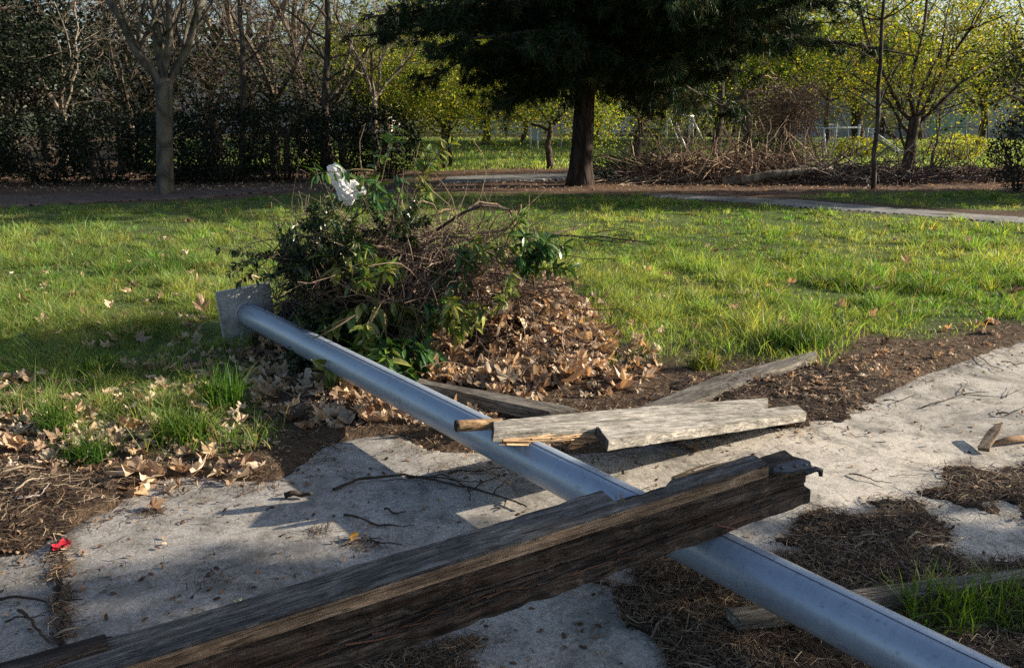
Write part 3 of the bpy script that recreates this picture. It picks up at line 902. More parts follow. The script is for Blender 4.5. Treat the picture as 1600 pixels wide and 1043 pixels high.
# ------------------------------------------------------------------ timber
def prism(outline, t, step=0.05, jit=0.0015, bev=0.003, seed=0, z0=0.0, sag=0.0):
    r = random.Random(seed)
    pts = []
    n = len(outline)
    for i in range(n):
        a, b = Vector(outline[i]), Vector(outline[(i + 1) % n])
        m = max(1, int((b - a).length / step))
        for j in range(m):
            p = a.lerp(b, j / m)
            pts.append((p.x + (r.uniform(-jit, jit) if j else 0), p.y + (r.uniform(-jit, jit) if j else 0)))
    bm = bmesh.new()
    lo = [bm.verts.new((x, y, z0 + r.uniform(-jit, jit) * .4)) for x, y in pts]
    hi = [bm.verts.new((x, y, z0 + t + r.uniform(-jit, jit) * .4)) for x, y in pts]
    N = len(pts)
    bm.faces.new(hi); bm.faces.new(lo[::-1])
    for i in range(N):
        bm.faces.new((lo[i], lo[(i + 1) % N], hi[(i + 1) % N], hi[i]))
    bmesh.ops.recalc_face_normals(bm, faces=bm.faces)
    bm.normal_update()
    sharp = [e for e in bm.edges if len(e.link_faces) == 2 and e.calc_face_angle(0) > 0.5]
    bmesh.ops.bevel(bm, geom=sharp, offset=bev, segments=2, affect='EDGES', clamp_overlap=True)
    bmesh.ops.triangulate(bm, faces=[f for f in bm.faces if len(f.verts) > 4])
    return bm
def bm_obj(name, bm, mat, parent=None, M=None):
    me = bpy.data.meshes.new(name)
    bm.to_mesh(me); bm.free()
    me.materials.append(mat)
    return link(name, me, parent, M)
def splinters(n, L, w, seed, spread, base=(0.45, 0.29, 0.15), bend=.05, xs=0.0):
    m = MB(); r = np.random.default_rng(seed)
    for i in range(n):
        y0, z0 = r.uniform(-1, 1, 2) * spread
        l = r.uniform(.35, 1) * L
        a = np.array([r.uniform(0, xs), y0, z0]); b = a + np.array([l, r.normal(0, bend) * l, r.normal(0, bend) * l])
        ww = r.uniform(.4, 1) * w
        m.tube([a, (a + b) / 2 + r.normal(0, .003, 3), b], [ww, ww * .8, ww * .15], 4, np.array(base) * r.uniform(.35, 1.35))
    return m

# upper beam: its bottom front edge
TA = 0.042
pR, pL = G(1203, 743, 0.432), G(300, 1033, 0.365)
MA = frame(pL, pR - pL)
ol = local_on(MA, TA, [(1205, 726), (1178, 709), (1130, 721), (1062, 741), (1048, 748), (1035, 762), (1010, 770), (978, 779), (963, 782), (941, 764), (834, 797), (689, 843), (530, 888), (350, 944), (60, 1026)])
xl = -1.5
yb = ol[-1][1]
outl = [(xl, 0.0), (ol[0][0], 0.0)] + ol[1:] + [(xl, yb)]
e = empty("timber_beam", tuple(pL), "long weathered top beam with a broken notch, lying on the pole at the front", "timber beam", "timbers")
Mi = Matrix.Translation(-Vector(pL)) @ MA
bm_obj("board", prism(outl, TA, 0.035, 0.003, 0.004, 1), W_beam, e, Mi)
# tan sawn front edge of the same beam: a face strip proud of the board
fr = [(xl, -0.004), (ol[0][0] - .004, -0.004), (ol[0][0] - .004, 0.0), (xl, 0.0)]
bm_obj("sawn_edge", prism(fr, TA - 0.006, 0.08, 0.0006, 0.001, 2, 0.002), W_tan, e, Mi)
s0 = local_on(MA, TA, [(1052, 746), (1165, 712)])
m = splinters(14, 0.30, 0.006, 5, 0.006)
ang = math.atan2(s0[1][1] - s0[0][1], s0[1][0] - s0[0][0])
m.build("splinter_edge", M_strand, e, False, Mi @ Matrix.Translation((s0[0][0], s0[0][1], TA - 0.004)) @ Matrix.Rotation(ang, 4, 'Z'))
m = MB(); rr = np.random.default_rng(2)            # frayed fibres at the notch
q0 = local_on(MA, TA, [(966, 782)])[0]
for i in range(16):
    a = np.array([q0[0] + rr.normal(0, .012), q0[1] + rr.normal(0, .01), TA - .003]); d = np.array([rr.normal(0, .4), rr.normal(.2, .3), 1.0]) * rr.uniform(.012, .032)
    m.tube([a, a + d], [.0011, .0003], 4, (0.2, 0.16, 0.11))
m.build("frayed_fibres", M_strand, e, False, Mi)

# lower double beam under it
BW, BH1, BH2 = 0.135, 0.078, 0.052
xe = local_on(MA, 0.0, [(1274, 722)])[0][0]
e2 = empty("timber_beam", tuple(pL), "thick dark beam under the top beam, carrying an iron bracket at its end", "timber beam", "timbers")
outb = [(xl - .1, 0.022), (xe - .5, 0.016), (xe - 0.02, 0.010), (xe, 0.03), (xe - .012, 0.07), (xe + .004, BW - .01), (xl - .1, BW)]
ob = bm_obj("beam", prism(outb, BH1, 0.035, 0.004, 0.006, 3, -BH1 - 0.002), W_dark, e2, Mi)
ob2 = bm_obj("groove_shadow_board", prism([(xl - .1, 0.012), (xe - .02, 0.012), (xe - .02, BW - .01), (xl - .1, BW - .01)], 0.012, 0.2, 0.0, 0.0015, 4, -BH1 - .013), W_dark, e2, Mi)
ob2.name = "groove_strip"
bx = xe
# bracket plate with holes and a hook
br = local_on(MA, 0.0, [(1208, 740), (1208, 734), (1215, 728), (1238, 722), (1258, 720), (1266, 723), (1268, 731), (1256, 735), (1238, 740)])
plate = prism(br, 0.006, 0.03, 0.0006, 0.0015, 6, 0.001)
po = bm_obj("bracket", plate, M_iron, e2, Mi)
for px_, py_ in ((1222, 731), (1243, 728), (1258, 726)):
    c = local_on(MA, 0.007, [(px_, py_)])[0]
    m = MB()
    tt = np.linspace(0, 2 * math.pi, 13)[:-1]
    m.tube([(c[0], c[1], 0.006), (c[0], c[1], 0.010), (c[0], c[1], 0.012)], [0.007, 0.007, 0.004], 10)
    m.build("bolt", M_iron, po, True)
c = local_on(MA, 0.0, [(1280, 737)])[0]
m = MB()
m.tube([(c[0] - .05, c[1] + .01, .006), (c[0] - .012, c[1] + .004, .012), (c[0] + .006, c[1], .004), (c[0] + .004, c[1] - .004, -.014)], [.009, .009, .010, .006], 8)
m.build("hook", M_iron, po, True)
m = MB()
m.tube([(bx + .002, .05, -.05), (bx + .016, .05, -.052), (bx + .02, .05, -.06)], [.012, .013, .008], 10)
m.build("bolt", M_iron, e2, True, Mi)
e3 = empty("timber_beam", tuple(pL), "lowest dark beam with reddish rotten wood, third in the pile on the pole", "timber beam", "timbers")
outc = [(xl - .2, -0.012), (xe - .5, -0.016), (xe - .3, -0.006), (xe - .008, -0.008), (xe - .002, BW - .02), (xl - .2, BW + .004)]
bm_obj("beam", prism(outc, BH2, 0.035, 0.0045, 0.006, 7, -BH1 - BH2 - .014), W_dark, e3, Mi)
m = splinters(60, 0.16, 0.0035, 9, 0.014, (0.10, 0.05, 0.032), .12, 1.4)
m.build("rotten_fibres", M_strand, e3, False, Mi @ Matrix.Translation((0.15, 0.0, -BH1 - .02)))
# needles caught on the ledge of the lower beam
# dark board end resting on the far left of the upper beam
ML = MA @ Matrix.Translation((0, 0, TA + .002))
ol2 = local_on(ML, 0.02, [(167, 996), (166, 1002), (62, 1043)])
lx = ol2[0][0]
out = [(lx - 1.1, ol2[0][1] - .075), (lx, ol2[0][1] - .012), (lx - .003, ol2[0][1] + .035), (lx - 1.1, ol2[0][1] + .06)]
pp = bm_obj("plank", prism(out, 0.012, 0.06, 0.0012, 0.002, 11), W_dark, None, ML)
tag(pp, "thin dark board end resting on the beam at the bottom corner", "plank", "timbers")

# broken pale planks from the pole down to the concrete
TD = 0.045
a0, b0 = G(771, 666, 0.335), G(1250, 640, 0.062)
MD = frame(a0, b0 - a0)
MDz = MD @ Matrix.Translation((0, 0, -TD))
d_out = local_on(MD, 0.0, [(771, 657), (771, 674), (850, 672), (932, 669), (1000, 664), (1100, 652), (1200, 638), (1200, 621), (1085, 629), (980, 637), (860, 648)])
e4 = empty("plank", tuple(a0), "pale broken plank resting on the pole, splintered along its lower edge", "plank", "timbers")
Mi4 = Matrix.Translation(-Vector(a0)) @ MDz
bm_obj("board", prism(d_out, TD, 0.04, 0.0025, 0.003, 21), W_pale, e4, Mi4)
q1 = local_on(MD, 0.0, [(771, 656.5), (771, 674.5)])
bm_obj("end_grain", prism([(q1[0][0] - .004, q1[0][1] - .003), (q1[0][0] - .001, q1[0][1] - .003), (q1[1][0] - .001, q1[1][1] + .002), (q1[1][0] - .004, q1[1][1] + .002)], TD - .008, 0.03, 0.0008, 0.001, 26, 0.004), W_dark, e4, Mi4)
s1 = local_on(MD, 0.0, [(778, 679), (945, 672)])
m = splinters(70, 0.22, 0.0055, 22, 0.010, (0.42, 0.28, 0.16), .03, 0.38)
m.build("splinters", M_strand, e4, False, Mi4 @ Matrix.Translation((s1[0][0] + .004, s1[0][1] + .006, 0.012)))
m = splinters(14, 0.11, 0.006, 23, 0.012)
m.build("splinters", M_strand, e4, False, Mi4 @ Matrix.Translation((s1[0][0] + 0.34, s1[0][1] - .02, -.012)) @ Matrix.Rotation(.25, 4, 'Z'))
e5 = empty("plank", tuple(a0), "pale sunlit plank with a dark cut end, leaning in front of the broken plank", "plank", "timbers")
Mi5 = Matrix.Translation(-Vector(a0)) @ MD @ Matrix.Translation((0, 0, -TD + .014))
e_out = local_on(MD, 0.014, [(933, 665), (951, 688), (1050, 674), (1120, 665), (1261, 645), (1246, 632), (1200, 637), (1110, 645), (1020, 655)])
bm_obj("board", prism(e_out, TD, 0.04, 0.0025, 0.003, 24), W_pale, e5, Mi5)
ep = local_on(MD, 0.014, [(933, 665), (951, 688)])
ea, eb = Vector((*ep[0], 0)), Vector((*ep[1], 0))
dv = (eb - ea).normalized(); nv = Vector((dv.y, -dv.x, 0))
if nv.x > 0: nv = -nv
m = prism([tuple((ea + nv * .001).xy), tuple((eb + nv * .001).xy), tuple((eb + nv * .004).xy), tuple((ea + nv * .004).xy)], TD - .006, 0.05, 0.0008, 0.001, 25, 0.003)
bm_obj("end_grain", m, W_dark, e5, Mi5)
# round stub that sticks out past the pole
a1, b1 = G(712, 665, 0.318), G(785, 662, 0.305)
m = MB()
n = 14
t = np.linspace(0, 1, n)
rr = np.random.default_rng(3)
m.tube(a1 + (b1 - a1) * t[:, None] + rr.normal(0, .0006, (n, 3)), 0.0235 + rr.normal(0, .0006, n), 18)
o = m.build("wood_stub", W_raw, None, True)
tag(o, "short round tan wood stub poking out beyond the broken plank over the pole", "wood piece", "timbers")
m = MB()
d = (b1 - a1) / np.linalg.norm(b1 - a1)
m.tube([a1 - d * .003, a1 - d * .001, a1 + d * .004], [.0205, .0236, .0243], 16)
m.build("end_grain", W_dark, o, True)

# plank at the lawn's edge, its far end broken
MG = frame(G(1088, 625, 0.06), G(1194, 583, 0.06) - G(1088, 625, 0.06))
g_out = local_on(MG, 0.0, [(1040, 640), (1088, 626), (1194, 583), (1200, 582), (1240, 568), (1262, 561), (1277, 554), (1276, 547), (1200, 566), (1120, 587), (1026, 624), (985, 640)])
gp = bm_obj("plank", prism(g_out, 0.05, 0.05, 0.002, 0.004, 31, -0.05), W_grey, None, MG)
tag(gp, "grey plank with a ragged far end lying at the lawn edge", "plank", "timbers")
m = splinters(30, 0.33, 0.006, 32, 0.012)
c = local_on(MG, 0.0, [(1190, 582)])[0]
m.build("splinters", M_strand, gp, False, Matrix.Translation((c[0], c[1] + .01, -.03)))
# dark plank behind the pole
MH = frame(G(688, 605, 0.10), G(859, 643, 0.085) - G(688, 605, 0.10))
h_out = local_on(MH, 0.0, [(650, 597), (688, 605), (771, 624), (859, 643), (900, 640), (889, 634), (771, 612), (684, 597), (655, 590)])
hp = bm_obj("plank", prism(h_out, 0.065, 0.06, 0.0016, 0.003, 33, -0.065), W_grey, None, MH)
tag(hp, "dark plank on edge running from the leaf heap to behind the broken planks", "plank", "timbers")
# plank that passes under the near part of the pole
MI = frame(G(1362, 942, 0.085), G(1600, 898, 0.085) - G(1362, 942, 0.085))
i_out = local_on(MI, 0.0, [(1156, 968), (1212, 963), (1362, 942), (1469, 924), (1600, 901), (1800, 866), (1800, 852), (1600, 886), (1439, 905), (1328, 920), (1175, 944), (1134, 949)])
ip = bm_obj("plank", prism(i_out, 0.038, 0.06, 0.0018, 0.003, 35, -0.038), W_grey, None, MI)
tag(ip, "dull grey plank passing under the pole over the needle bed", "plank", "timbers")
# scrap on the sunlit concrete
MK = frame(G(1532, 690, 0.035), G(1560, 665, 0.075) - G(1532, 690, 0.035))
k_out = local_on(MK, 0.0, [(1567, 658), (1563, 671), (1548, 695), (1546, 701), (1528, 699), (1532, 689), (1543, 672), (1554, 662)])
kp = bm_obj("wood_scrap", prism(k_out, 0.018, 0.02, 0.0015, 0.002, 37, -0.018), W_tan, None, MK)
tag(kp, "split tan wood scrap propped on the sunlit concrete", "wood piece", "timbers")
m = MB()
m.tube([G(1552, 692, .018), G(1580, 686, .024), G(1640, 680, .02)], [.010, .017, .015], 8, (0.32, 0.2, 0.12))
tag(m.build("wood_scrap", M_twig, None, True), "rounded brown bark strip touching the split tan wood scrap", "wood piece", "timbers")

# ------------------------------------------------------------------ twigs on the ground
def twig(pts, r, label, cat="twig", col=(0.06, 0.045, 0.035), sub=(), z=0.006, group="twigs on the concrete"):
    m = MB(); rr = np.random.default_rng(int(pts[0][0] * 7 + pts[0][1]))
    def path(pts, r0, r1):
        w = np.array([G(x, y, 0) for x, y in pts])
        n = len(w)
        t = np.linspace(0, n - 1, 6 * (n - 1) + 1)
        q = np.stack([np.interp(t, range(n), w[:, k]) for k in range(3)], -1)
        q[:, :2] += rr.normal(0, 0.0022, (len(q), 2))
        q[:, 2] = surf_z(q[:, 0], q[:, 1]) + z + r0 * .5 + 0.012 * np.abs(np.sin(np.linspace(0, 5, len(q)))) * min(1, r0 / .004)
        m.tube(q, np.linspace(r0, r1, len(q)) * (1 + rr.normal(0, .1, len(q))), 6, col)
    path(pts, r, r * .45)
    for s in sub:
        path(s, r * .55, r * .25)
    return tag(m.build("twig", M_twig, None, True), label, cat, group)
twig([(520, 768), (560, 754), (632, 748), (680, 755), (735, 765), (790, 785), (824, 798)], 0.0065, "long black branching twig across the shaded concrete by the pole",
     sub=[[(632, 748), (700, 752), (752, 760)], [(735, 768), (690, 745), (600, 757)], [(740, 768), (762, 755), (800, 735)], [(770, 775), (790, 755)], [(732, 766), (735, 788)], [(790, 785), (788, 800)]])
twig([(446, 779), (466, 778), (488, 779)], 0.014, "short thick dark stick on the concrete at the shadow edge", "stick")
twig([(536, 806), (580, 822), (622, 829)], 0.005, "thin dark twig above the yellow orange leaf", sub=[[(590, 824), (650, 826)]])
twig([(601, 797), (612, 805), (636, 806)], 0.005, "short curved dark twig below the long branching twig")
twig([(540, 853), (580, 848), (628, 858)], 0.004, "thin brown twig lying by the yellow orange leaf", sub=[[(575, 848), (600, 840)], [(585, 850), (600, 862)]])
twig([(-10, 942), (30, 940), (85, 945), (131, 944)], 0.0055, "crooked dark twig crossing the concrete crack", sub=[[(85, 945), (96, 965)]])
twig([(30, 957), (55, 982), (78, 1012)], 0.006, "thick dark twig slanting toward the beam end at the shaded corner", sub=[[(10, 975), (40, 968), (74, 968)]])
twig([(85, 998), (120, 988), (152, 980)], 0.0045, "pale thin stick beside the concrete crack near the beam", col=(0.25, 0.21, 0.17))
twig([(1380, 628), (1400, 630), (1433, 620)], 0.004, "dark twig on the sunlit concrete by the needle edge", sub=[[(1398, 630), (1400, 640)]])
twig([(1441, 638), (1470, 632), (1503, 618), (1545, 617)], 0.004, "long thin branching twig on the brightest concrete", sub=[[(1503, 618), (1511, 598)], [(1503, 618), (1540, 622), (1570, 622), (1584, 605)], [(1570, 622), (1600, 608)]])
twig([(1525, 557), (1545, 572), (1566, 582)], 0.0035, "faint straight twig near the small green leaf")
twig([(1565, 567), (1582, 571), (1602, 572)], 0.004, "dark twig at the picture edge above the branching twig", sub=[[(1582, 571), (1592, 578)]])
twig([(1556, 649), (1575, 650), (1606, 638)], 0.0045, "forked twig just behind the split tan wood scrap", sub=[[(1562, 650), (1558, 643), (1566, 641)]])
twig([(1300, 622), (1320, 630), (1334, 646)], 0.005, "brown twig end sticking out of the needle bed onto concrete", col=(0.12, 0.075, 0.045))
twig([(1060, 700), (1072, 703), (1084, 708)], 0.006, "stubby brown stick under the broken planks", "stick", (0.1, 0.07, 0.05))
twig([(1326, 742), (1360, 752), (1392, 760)], 0.003, "thin dark twig behind the bracket on dusty concrete", sub=[[(1390, 746), (1450, 744)], [(1465, 741), (1500, 752)]])
twig([(1330, 852), (1370, 850), (1392, 848)], 0.005, "pale straight stick on the dark needle bed", col=(0.3, 0.25, 0.2))
twig([(1413, 858), (1436, 846), (1490, 846)], 0.0045, "pale bent stick on the needle bed under the lit patch", col=(0.32, 0.27, 0.21))
twig([(1445, 872), (1475, 862), (1501, 847)], 0.007, "thicker pale stick at the top of the dark needle bed", "stick", (0.36, 0.3, 0.22))
twig([(1330, 874), (1345, 862), (1362, 855)], 0.004, "short pale stick leaning on the pole side of the needle bed", col=(0.28, 0.22, 0.17))
twig([(0, 757), (40, 746), (75, 738), (103, 726)], 0.007, "long pale stick at the back of the brown needle bed", "stick", (0.3, 0.24, 0.18))
twig([(25, 785), (60, 765), (110, 752)], 0.005, "pale stick in the middle of the brown needle bed", col=(0.34, 0.28, 0.21), sub=[[(60, 765), (75, 755)], [(35, 780), (22, 770)]])
twig([(20, 795), (45, 798), (68, 790), (82, 775)], 0.004, "greyish crooked stick by the white scrap in the needles", col=(0.36, 0.33, 0.32))
twig([(170, 757), (220, 758), (270, 762), (305, 763)], 0.0045, "thin black twig above the large curled tan leaf", sub=[[(270, 762), (285, 776), (295, 770)]])
twig([(1020, 1000), (1032, 985), (1052, 970)], 0.005, "light stick on the needle bed beside the flat concrete", col=(0.25, 0.2, 0.15))
twig([(700, 742), (730, 740), (790, 736)], 0.005, "short black twig between the two sunlit squares", sub=[[(760, 740), (785, 748)]])
twig([(740, 668 + 60), (792, 762), (806, 742)], 0.004, "thin tan stalk leaning by the pole's shadow", col=(0.3, 0.22, 0.14))
# root-like tangled fibres drooping from the beam's side
m = MB(); rr = np.random.default_rng(8)
p0, p1 = G(797, 890, .3), G(690, 948, .2)
for k in range(5):
    t = np.linspace(0, 1, 9)[:, None]
    q = p0 * (1 - t) + p1 * t + rr.normal(0, .01, 3) * np.sin(t * 3.1) + np.array([0, -0.03, 0.0]) * np.sin(t * 3.1)
    m.tube(q[: 9 - k], 0.0022 - .0003 * k, 5, (0.17, 0.12, 0.08))
m.build("twig_strands", M_strand, e3)

# ------------------------------------------------------------------ leafy sprays and the brush pile
def leaf_blade(L, w, fold, droop):                 # pointed oval leaf, 10 points
    t = np.array([0, .25, .5, .75, 1.0]); ww = np.array([.12, .85, 1, .7, .02]) * w / 2
    V, Fc = [], []
    for i in range(5):
        z = -droop * t[i] ** 2 * L
        V += [(-ww[i], t[i] * L, z + fold * ww[i]), (0, t[i] * L, z), (ww[i], t[i] * L, z + fold * ww[i])]
    for i in range(4):
        b = i * 3
        Fc += [(b, b + 1, b + 4, b + 3), (b + 1, b + 2, b + 5, b + 4)]
    return np.array(V), [np.array(Fc)]
LB = leaf_blade(1.0, 0.36, 0.35, 0.25)
def dirs_to_R(d, rng, roll=None):
    d = d / (np.linalg.norm(d, axis=1)[:, None] + 1e-9)
    up = np.tile(np.array([0, 0, 1.0]), (len(d), 1)) + rng.normal(0, .35, (len(d), 3))
    x = np.cross(d, up); x /= np.linalg.norm(x, axis=1)[:, None] + 1e-9
    z = np.cross(x, d)
    return np.stack([x, d, z], -1)
def spray(base, dirv, L, n_leaf, leaf_L, pal, label, seed, r=0.008, side=5, droop=0.3, name="leafy_branch", group="cut leafy branches on the brush pile", mat=None, twigcol=(0.12, 0.1, 0.05)):
    rr = np.random.default_rng(seed)
    base = np.asarray(base, float)
    e = empty(name, tuple(base), label, "branch", group)
    st, fo = MB(), MB()
    d = np.asarray(dirv, float); d /= np.linalg.norm(d)
    tips = []
    def shoot(p, d, L, r, nl):
        n = 7
        pts = [p]
        dd = d.copy()
        for i in range(n - 1):
            dd = dd + rr.normal(0, .10, 3) + np.array([0, 0, -droop * .12])
            dd /= np.linalg.norm(dd)
            pts.append(pts[-1] + dd * L / (n - 1))
        pts = np.array(pts)
        st.tube(pts, np.linspace(r, r * .4, n), 5, twigcol)
        t = rr.uniform(.25, 1.0, nl) ** .8
        q = np.stack([np.interp(t * (n - 1), range(n), pts[:, k]) for k in range(3)], -1)
        out = rr.normal(0, 1, (nl, 3)); out -= (out @ dd)[:, None] * dd
        out /= np.linalg.norm(out, axis=1)[:, None] + 1e-9
        ld = out * .9 + dd * rr.uniform(.1, .9, nl)[:, None] + np.array([0, 0, -droop]) * rr.uniform(0, 1.2, nl)[:, None]
        R = dirs_to_R(ld, rr) * (leaf_L * rr.uniform(.6, 1.15, nl))[:, None, None]
        pal_ = np.array(pal)
        cols = pal_[rr.integers(0, len(pal_), nl)] * rr.uniform(.7, 1.3, nl)[:, None]
        fo.inst(LB[0], LB[1], R, q, cols)
        return pts
    z = np.zeros(3)
    n_leaf = int(n_leaf * 1.7); m = max(1, n_leaf // (side + 1))
    main = shoot(z, d, L, r, m)
    for s in range(side):
        i = rr.integers(1, 6)
        dd = d * .7 + rr.normal(0, .6, 3)
        shoot(main[i], dd / np.linalg.norm(dd), L * rr.uniform(.4, .75), r * .6, m)
    st.build("stem", M_twig, e, True)
    fo.build("foliage", mat or M_laurel, e)
    return e
PAL_LAU = [(0.04, 0.10, 0.03), (0.055, 0.125, 0.03), (0.03, 0.075, 0.025), (0.10, 0.17, 0.035)]
PAL_LAUY = [(0.10, 0.16, 0.03), (0.19, 0.22, 0.05), (0.06, 0.12, 0.025), (0.25, 0.25, 0.07)]
PAL_PRIV = [(0.022, 0.045, 0.016), (0.03, 0.06, 0.02), (0.09, 0.11, 0.03), (0.016, 0.032, 0.014)]

pc = PILE_C
e = empty("brush_pile", (pc[0], pc[1], 0), "big heap of cut twigs and branches on the grass behind the post", "brush pile")
def Mp():
    return Matrix.Translation((-pc[0], -pc[1], 0))
# litter core
xs = np.linspace(-1.3, 1.3, 70); ys = np.linspace(-0.95, 0.95, 54)
X, Y = np.meshgrid(xs, ys)
hz = pile_h(X + pc[0] - .08, Y + pc[1] - .04) * (1 - .45 * sstep(.1, .9, X - Y)) * (0.75 + 0.5 * fbm(X * 4, Y * 4, 70)) * 0.8 - 0.03
ii = np.arange(53)[:, None] * 70 + np.arange(69)[None]
mb = MB()
mb.add(np.stack([X, Y, hz], -1).reshape(-1, 3), np.stack([ii, ii + 1, ii + 71, ii + 70], -1).reshape(-1, 4), np.array([0.055, 0.036, 0.028]) * (0.5 + fbm(X * 9, Y * 9, 71).reshape(-1, 1)))
mb.build("litter_core", M_litter, e, True)
rr = np.random.default_rng(55)
def tangle(n, mb, cx, cy, sx, sy, hfun, pal, Lr, rr_, rad=(0.0018, 0.005), curl=0.5, base=(0, 0), xmin=None):
    for i in range(n):
        a = rr_.uniform(0, 6.28); q = math.sqrt(rr_.random())
        x, y = cx + sx * q * math.cos(a), cy + sy * q * math.sin(a)
        z = float(hfun(np.array(x), np.array(y))) * rr_.uniform(0.35, 1.05) + rr_.uniform(0, .1)
        d = rr_.normal(0, 1, 3); d[2] *= .5; d /= np.linalg.norm(d)
        L = rr_.uniform(*Lr); pts = [np.array([x - base[0], y - base[1], z])]
        ax = rr_.normal(0, 1, 3); c = rr_.normal(0, curl)
        for s in range(6):
            d = d + np.cross(ax, d) * c * .3 + rr_.normal(0, .14, 3); d /= np.linalg.norm(d)
            p = pts[-1] + d * L / 6
            p[2] = max(p[2], 0.01)
            pts.append(p)
        if xmin is not None and (min(p[0] for p in pts) < xmin - base[0] or any(p[2] < .5 and p[1] + base[1] < 5.0 - .75 * (p[0] + base[0] + 1.4) for p in pts)):
            continue
        r = rr_.uniform(*rad)
        mb.tube(np.array(pts), np.linspace(r, r * .5, 7), 4, np.array(pal[rr_.integers(0, len(pal))]) * rr_.uniform(.6, 1.4), False)
PAL_TW = [(0.15, 0.105, 0.085), (0.10, 0.07, 0.06), (0.21, 0.155, 0.12), (0.075, 0.055, 0.05), (0.26, 0.19, 0.14)]
mb = MB()
tangle(2500, mb, pc[0] - .06, pc[1] + .05, .98, .68, pile_h, PAL_TW, (0.25, 0.8), rr, base=pc, xmin=-1.72)
mb.build("twig_tangle", M_twig, e)
tt_ = MB()
tangle(170, tt_, pc[0] + .8, pc[1] - .5, .55, .4, lambda x, y: pile_h(x, y) * .5 + heap_h(x, y) + .04, PAL_TW, (0.2, 0.6), rr, (.0015, .004), .6, base=pc)
tt_.build("loose_twigs", M_twig, e)
mb = MB()
tangle(34, mb, pc[0] + .15, pc[1], .6, .4, lambda x, y: pile_h(x, y), PAL_TW, (0.4, 0.9), rr, (0.006, 0.012), .5, base=pc, xmin=-1.6)
mb.build("thick_branches", M_twig, e)
# upper sprays poking out of the heap, seen against the shade
def PP(px, py, Y): return D(px, py, Y)
spray(PP(600, 400, 5.5), (0.05, -.2, 1), .7, 90, .10, PAL_LAU, "leafy laurel shoot standing highest on the brush pile beside the white bag", 1, side=6, droop=.2)
spray(PP(590, 350, 5.75), (-.3, .1, .5), .36, 60, .09, PAL_LAU, "dark laurel sprig just under the white bag", 2, side=5)
spray(PP(535, 370, 5.35), (.15, -.2, .1), .34, 60, .10, PAL_LAU, "drooping laurel sprig hanging below the white bag", 3, side=5, droop=.8)
spray(PP(640, 330, 5.7), (.3, .1, .7), .42, 60, .09, PAL_LAUY, "light green laurel sprig at the back of the heap toward the pine", 4, side=5)
spray(PP(600, 425, 4.9), (-.1, -.35, -.75), .66, 210, .13, PAL_LAUY, "large yellow green laurel branch hanging down the front of the heap", 5, side=9, droop=.5)
spray(PP(600, 490, 4.66), (.0, -.3, -.6), .46, 240, .135, PAL_LAU + PAL_LAUY, "glossy dark laurel branch touching the top of the pole", 6, side=9, droop=.6)
spray(PP(640, 470, 4.8), (.3, -.2, -.5), .4, 80, .115, PAL_LAU, "glossy laurel branch at the heap front next to the dry leaf heap", 7, side=6, droop=.6)
spray(PP(835, 450, 5.1), (.05, -.15, .7), .42, 190, .085, PAL_LAU, "upright glossy laurel spray at the lawn end of the heap", 8, side=8, droop=.5)
spray(PP(715, 400, 5.2), (.3, -.2, .2), .45, 80, .10, PAL_LAUY, "laurel spray lying across the middle of the twig heap", 9, side=6, droop=.4)
spray(PP(770, 420, 5.1), (-.4, -.2, -.1), .42, 70, .095, PAL_LAU, "laurel sprig tucked under bare twigs near the upright spray", 10, side=5, droop=.4)
spray(PP(515, 425, 5.3), (-.2, -.3, .1), .55, 330, .045, PAL_PRIV, "dense small leaved branch spreading over the base plate corner", 11, side=16, droop=.2)
spray(PP(535, 450, 5.05), (-.2, -.3, -.35), .55, 380, .045, PAL_PRIV, "dark small leaved branch filling the heap side next to the pole", 12, side=18, droop=.3)
spray(PP(560, 410, 5.3), (-.2, -.3, .25), .5, 300, .045, PAL_PRIV, "small leaved branch below the laurel sprigs on the heap's shoulder", 13, side=14, droop=.2)
spray(PP(520, 505, 4.95), (-.15, -.25, -.15), .4, 280, .045, PAL_PRIV, "low small leaved branch pressed along the far side of the pole", 14, side=14, droop=.3)
spray(PP(615, 580, 4.6), (.5, -.35, -.1), .24, 26, .10, PAL_LAU, "single laurel sprig lying over the edge of the pole", 16, side=2, droop=.5)
spray(PP(770, 500, 4.95), (.2, -.2, .5), .3, 30, .08, PAL_LAUY, "small yellow green sprig growing out of the dry leaf heap", 17, side=3, droop=.3)
rp = np.random.default_rng(91)
for k, (px, py, Yd, dx, dz, lab) in enumerate(((490, 430, 5.35, .0, .1, "small leaved branch rising beside the base plate"), (510, 385, 5.45, .0, .3, "small leaved branch on the heap's far shoulder under the bag"),
        (545, 470, 5.0, -.1, -.2, "dark small leaved branch in the heap's shaded flank"), (490, 470, 5.1, .05, -.25, "small leaved branch hanging onto the pole close to its base"),
        (560, 540, 4.78, .1, -.3, "small leaved branch squeezed between the laurel and the pole"), (540, 400, 5.2, .1, .1, "small leaved branch among bare twigs at the heap's middle height"),
        (480, 400, 5.6, -.05, .15, "small leaved branch at the grass end of the heap"), (610, 380, 5.3, .2, .3, "small leaved branch across the thick bare limb of the heap"))):
    spray(PP(px, py, Yd), (dx, -.3, dz), .34, 620, .042, PAL_PRIV, lab, 60 + k, side=16, droop=.25)
spray(PP(690, 440, 5.0), (.1, -.3, -.2), .4, 90, .1, PAL_LAUY, "sunlit laurel sprig in the middle of the heap over the dry leaves", 80, side=6, droop=.4)
spray(PP(570, 420, 5.0), (.05, -.3, .1), .4, 90, .1, PAL_LAUY, "pale yellowish laurel sprig at the crest of the front branch", 81, side=6, droop=.4)
spray(PP(640, 540, 4.68), (.1, -.3, -.3), .34, 90, .11, PAL_LAU, "dark laurel sprig touching the pole beside the first dry leaves", 82, side=6, droop=.5)
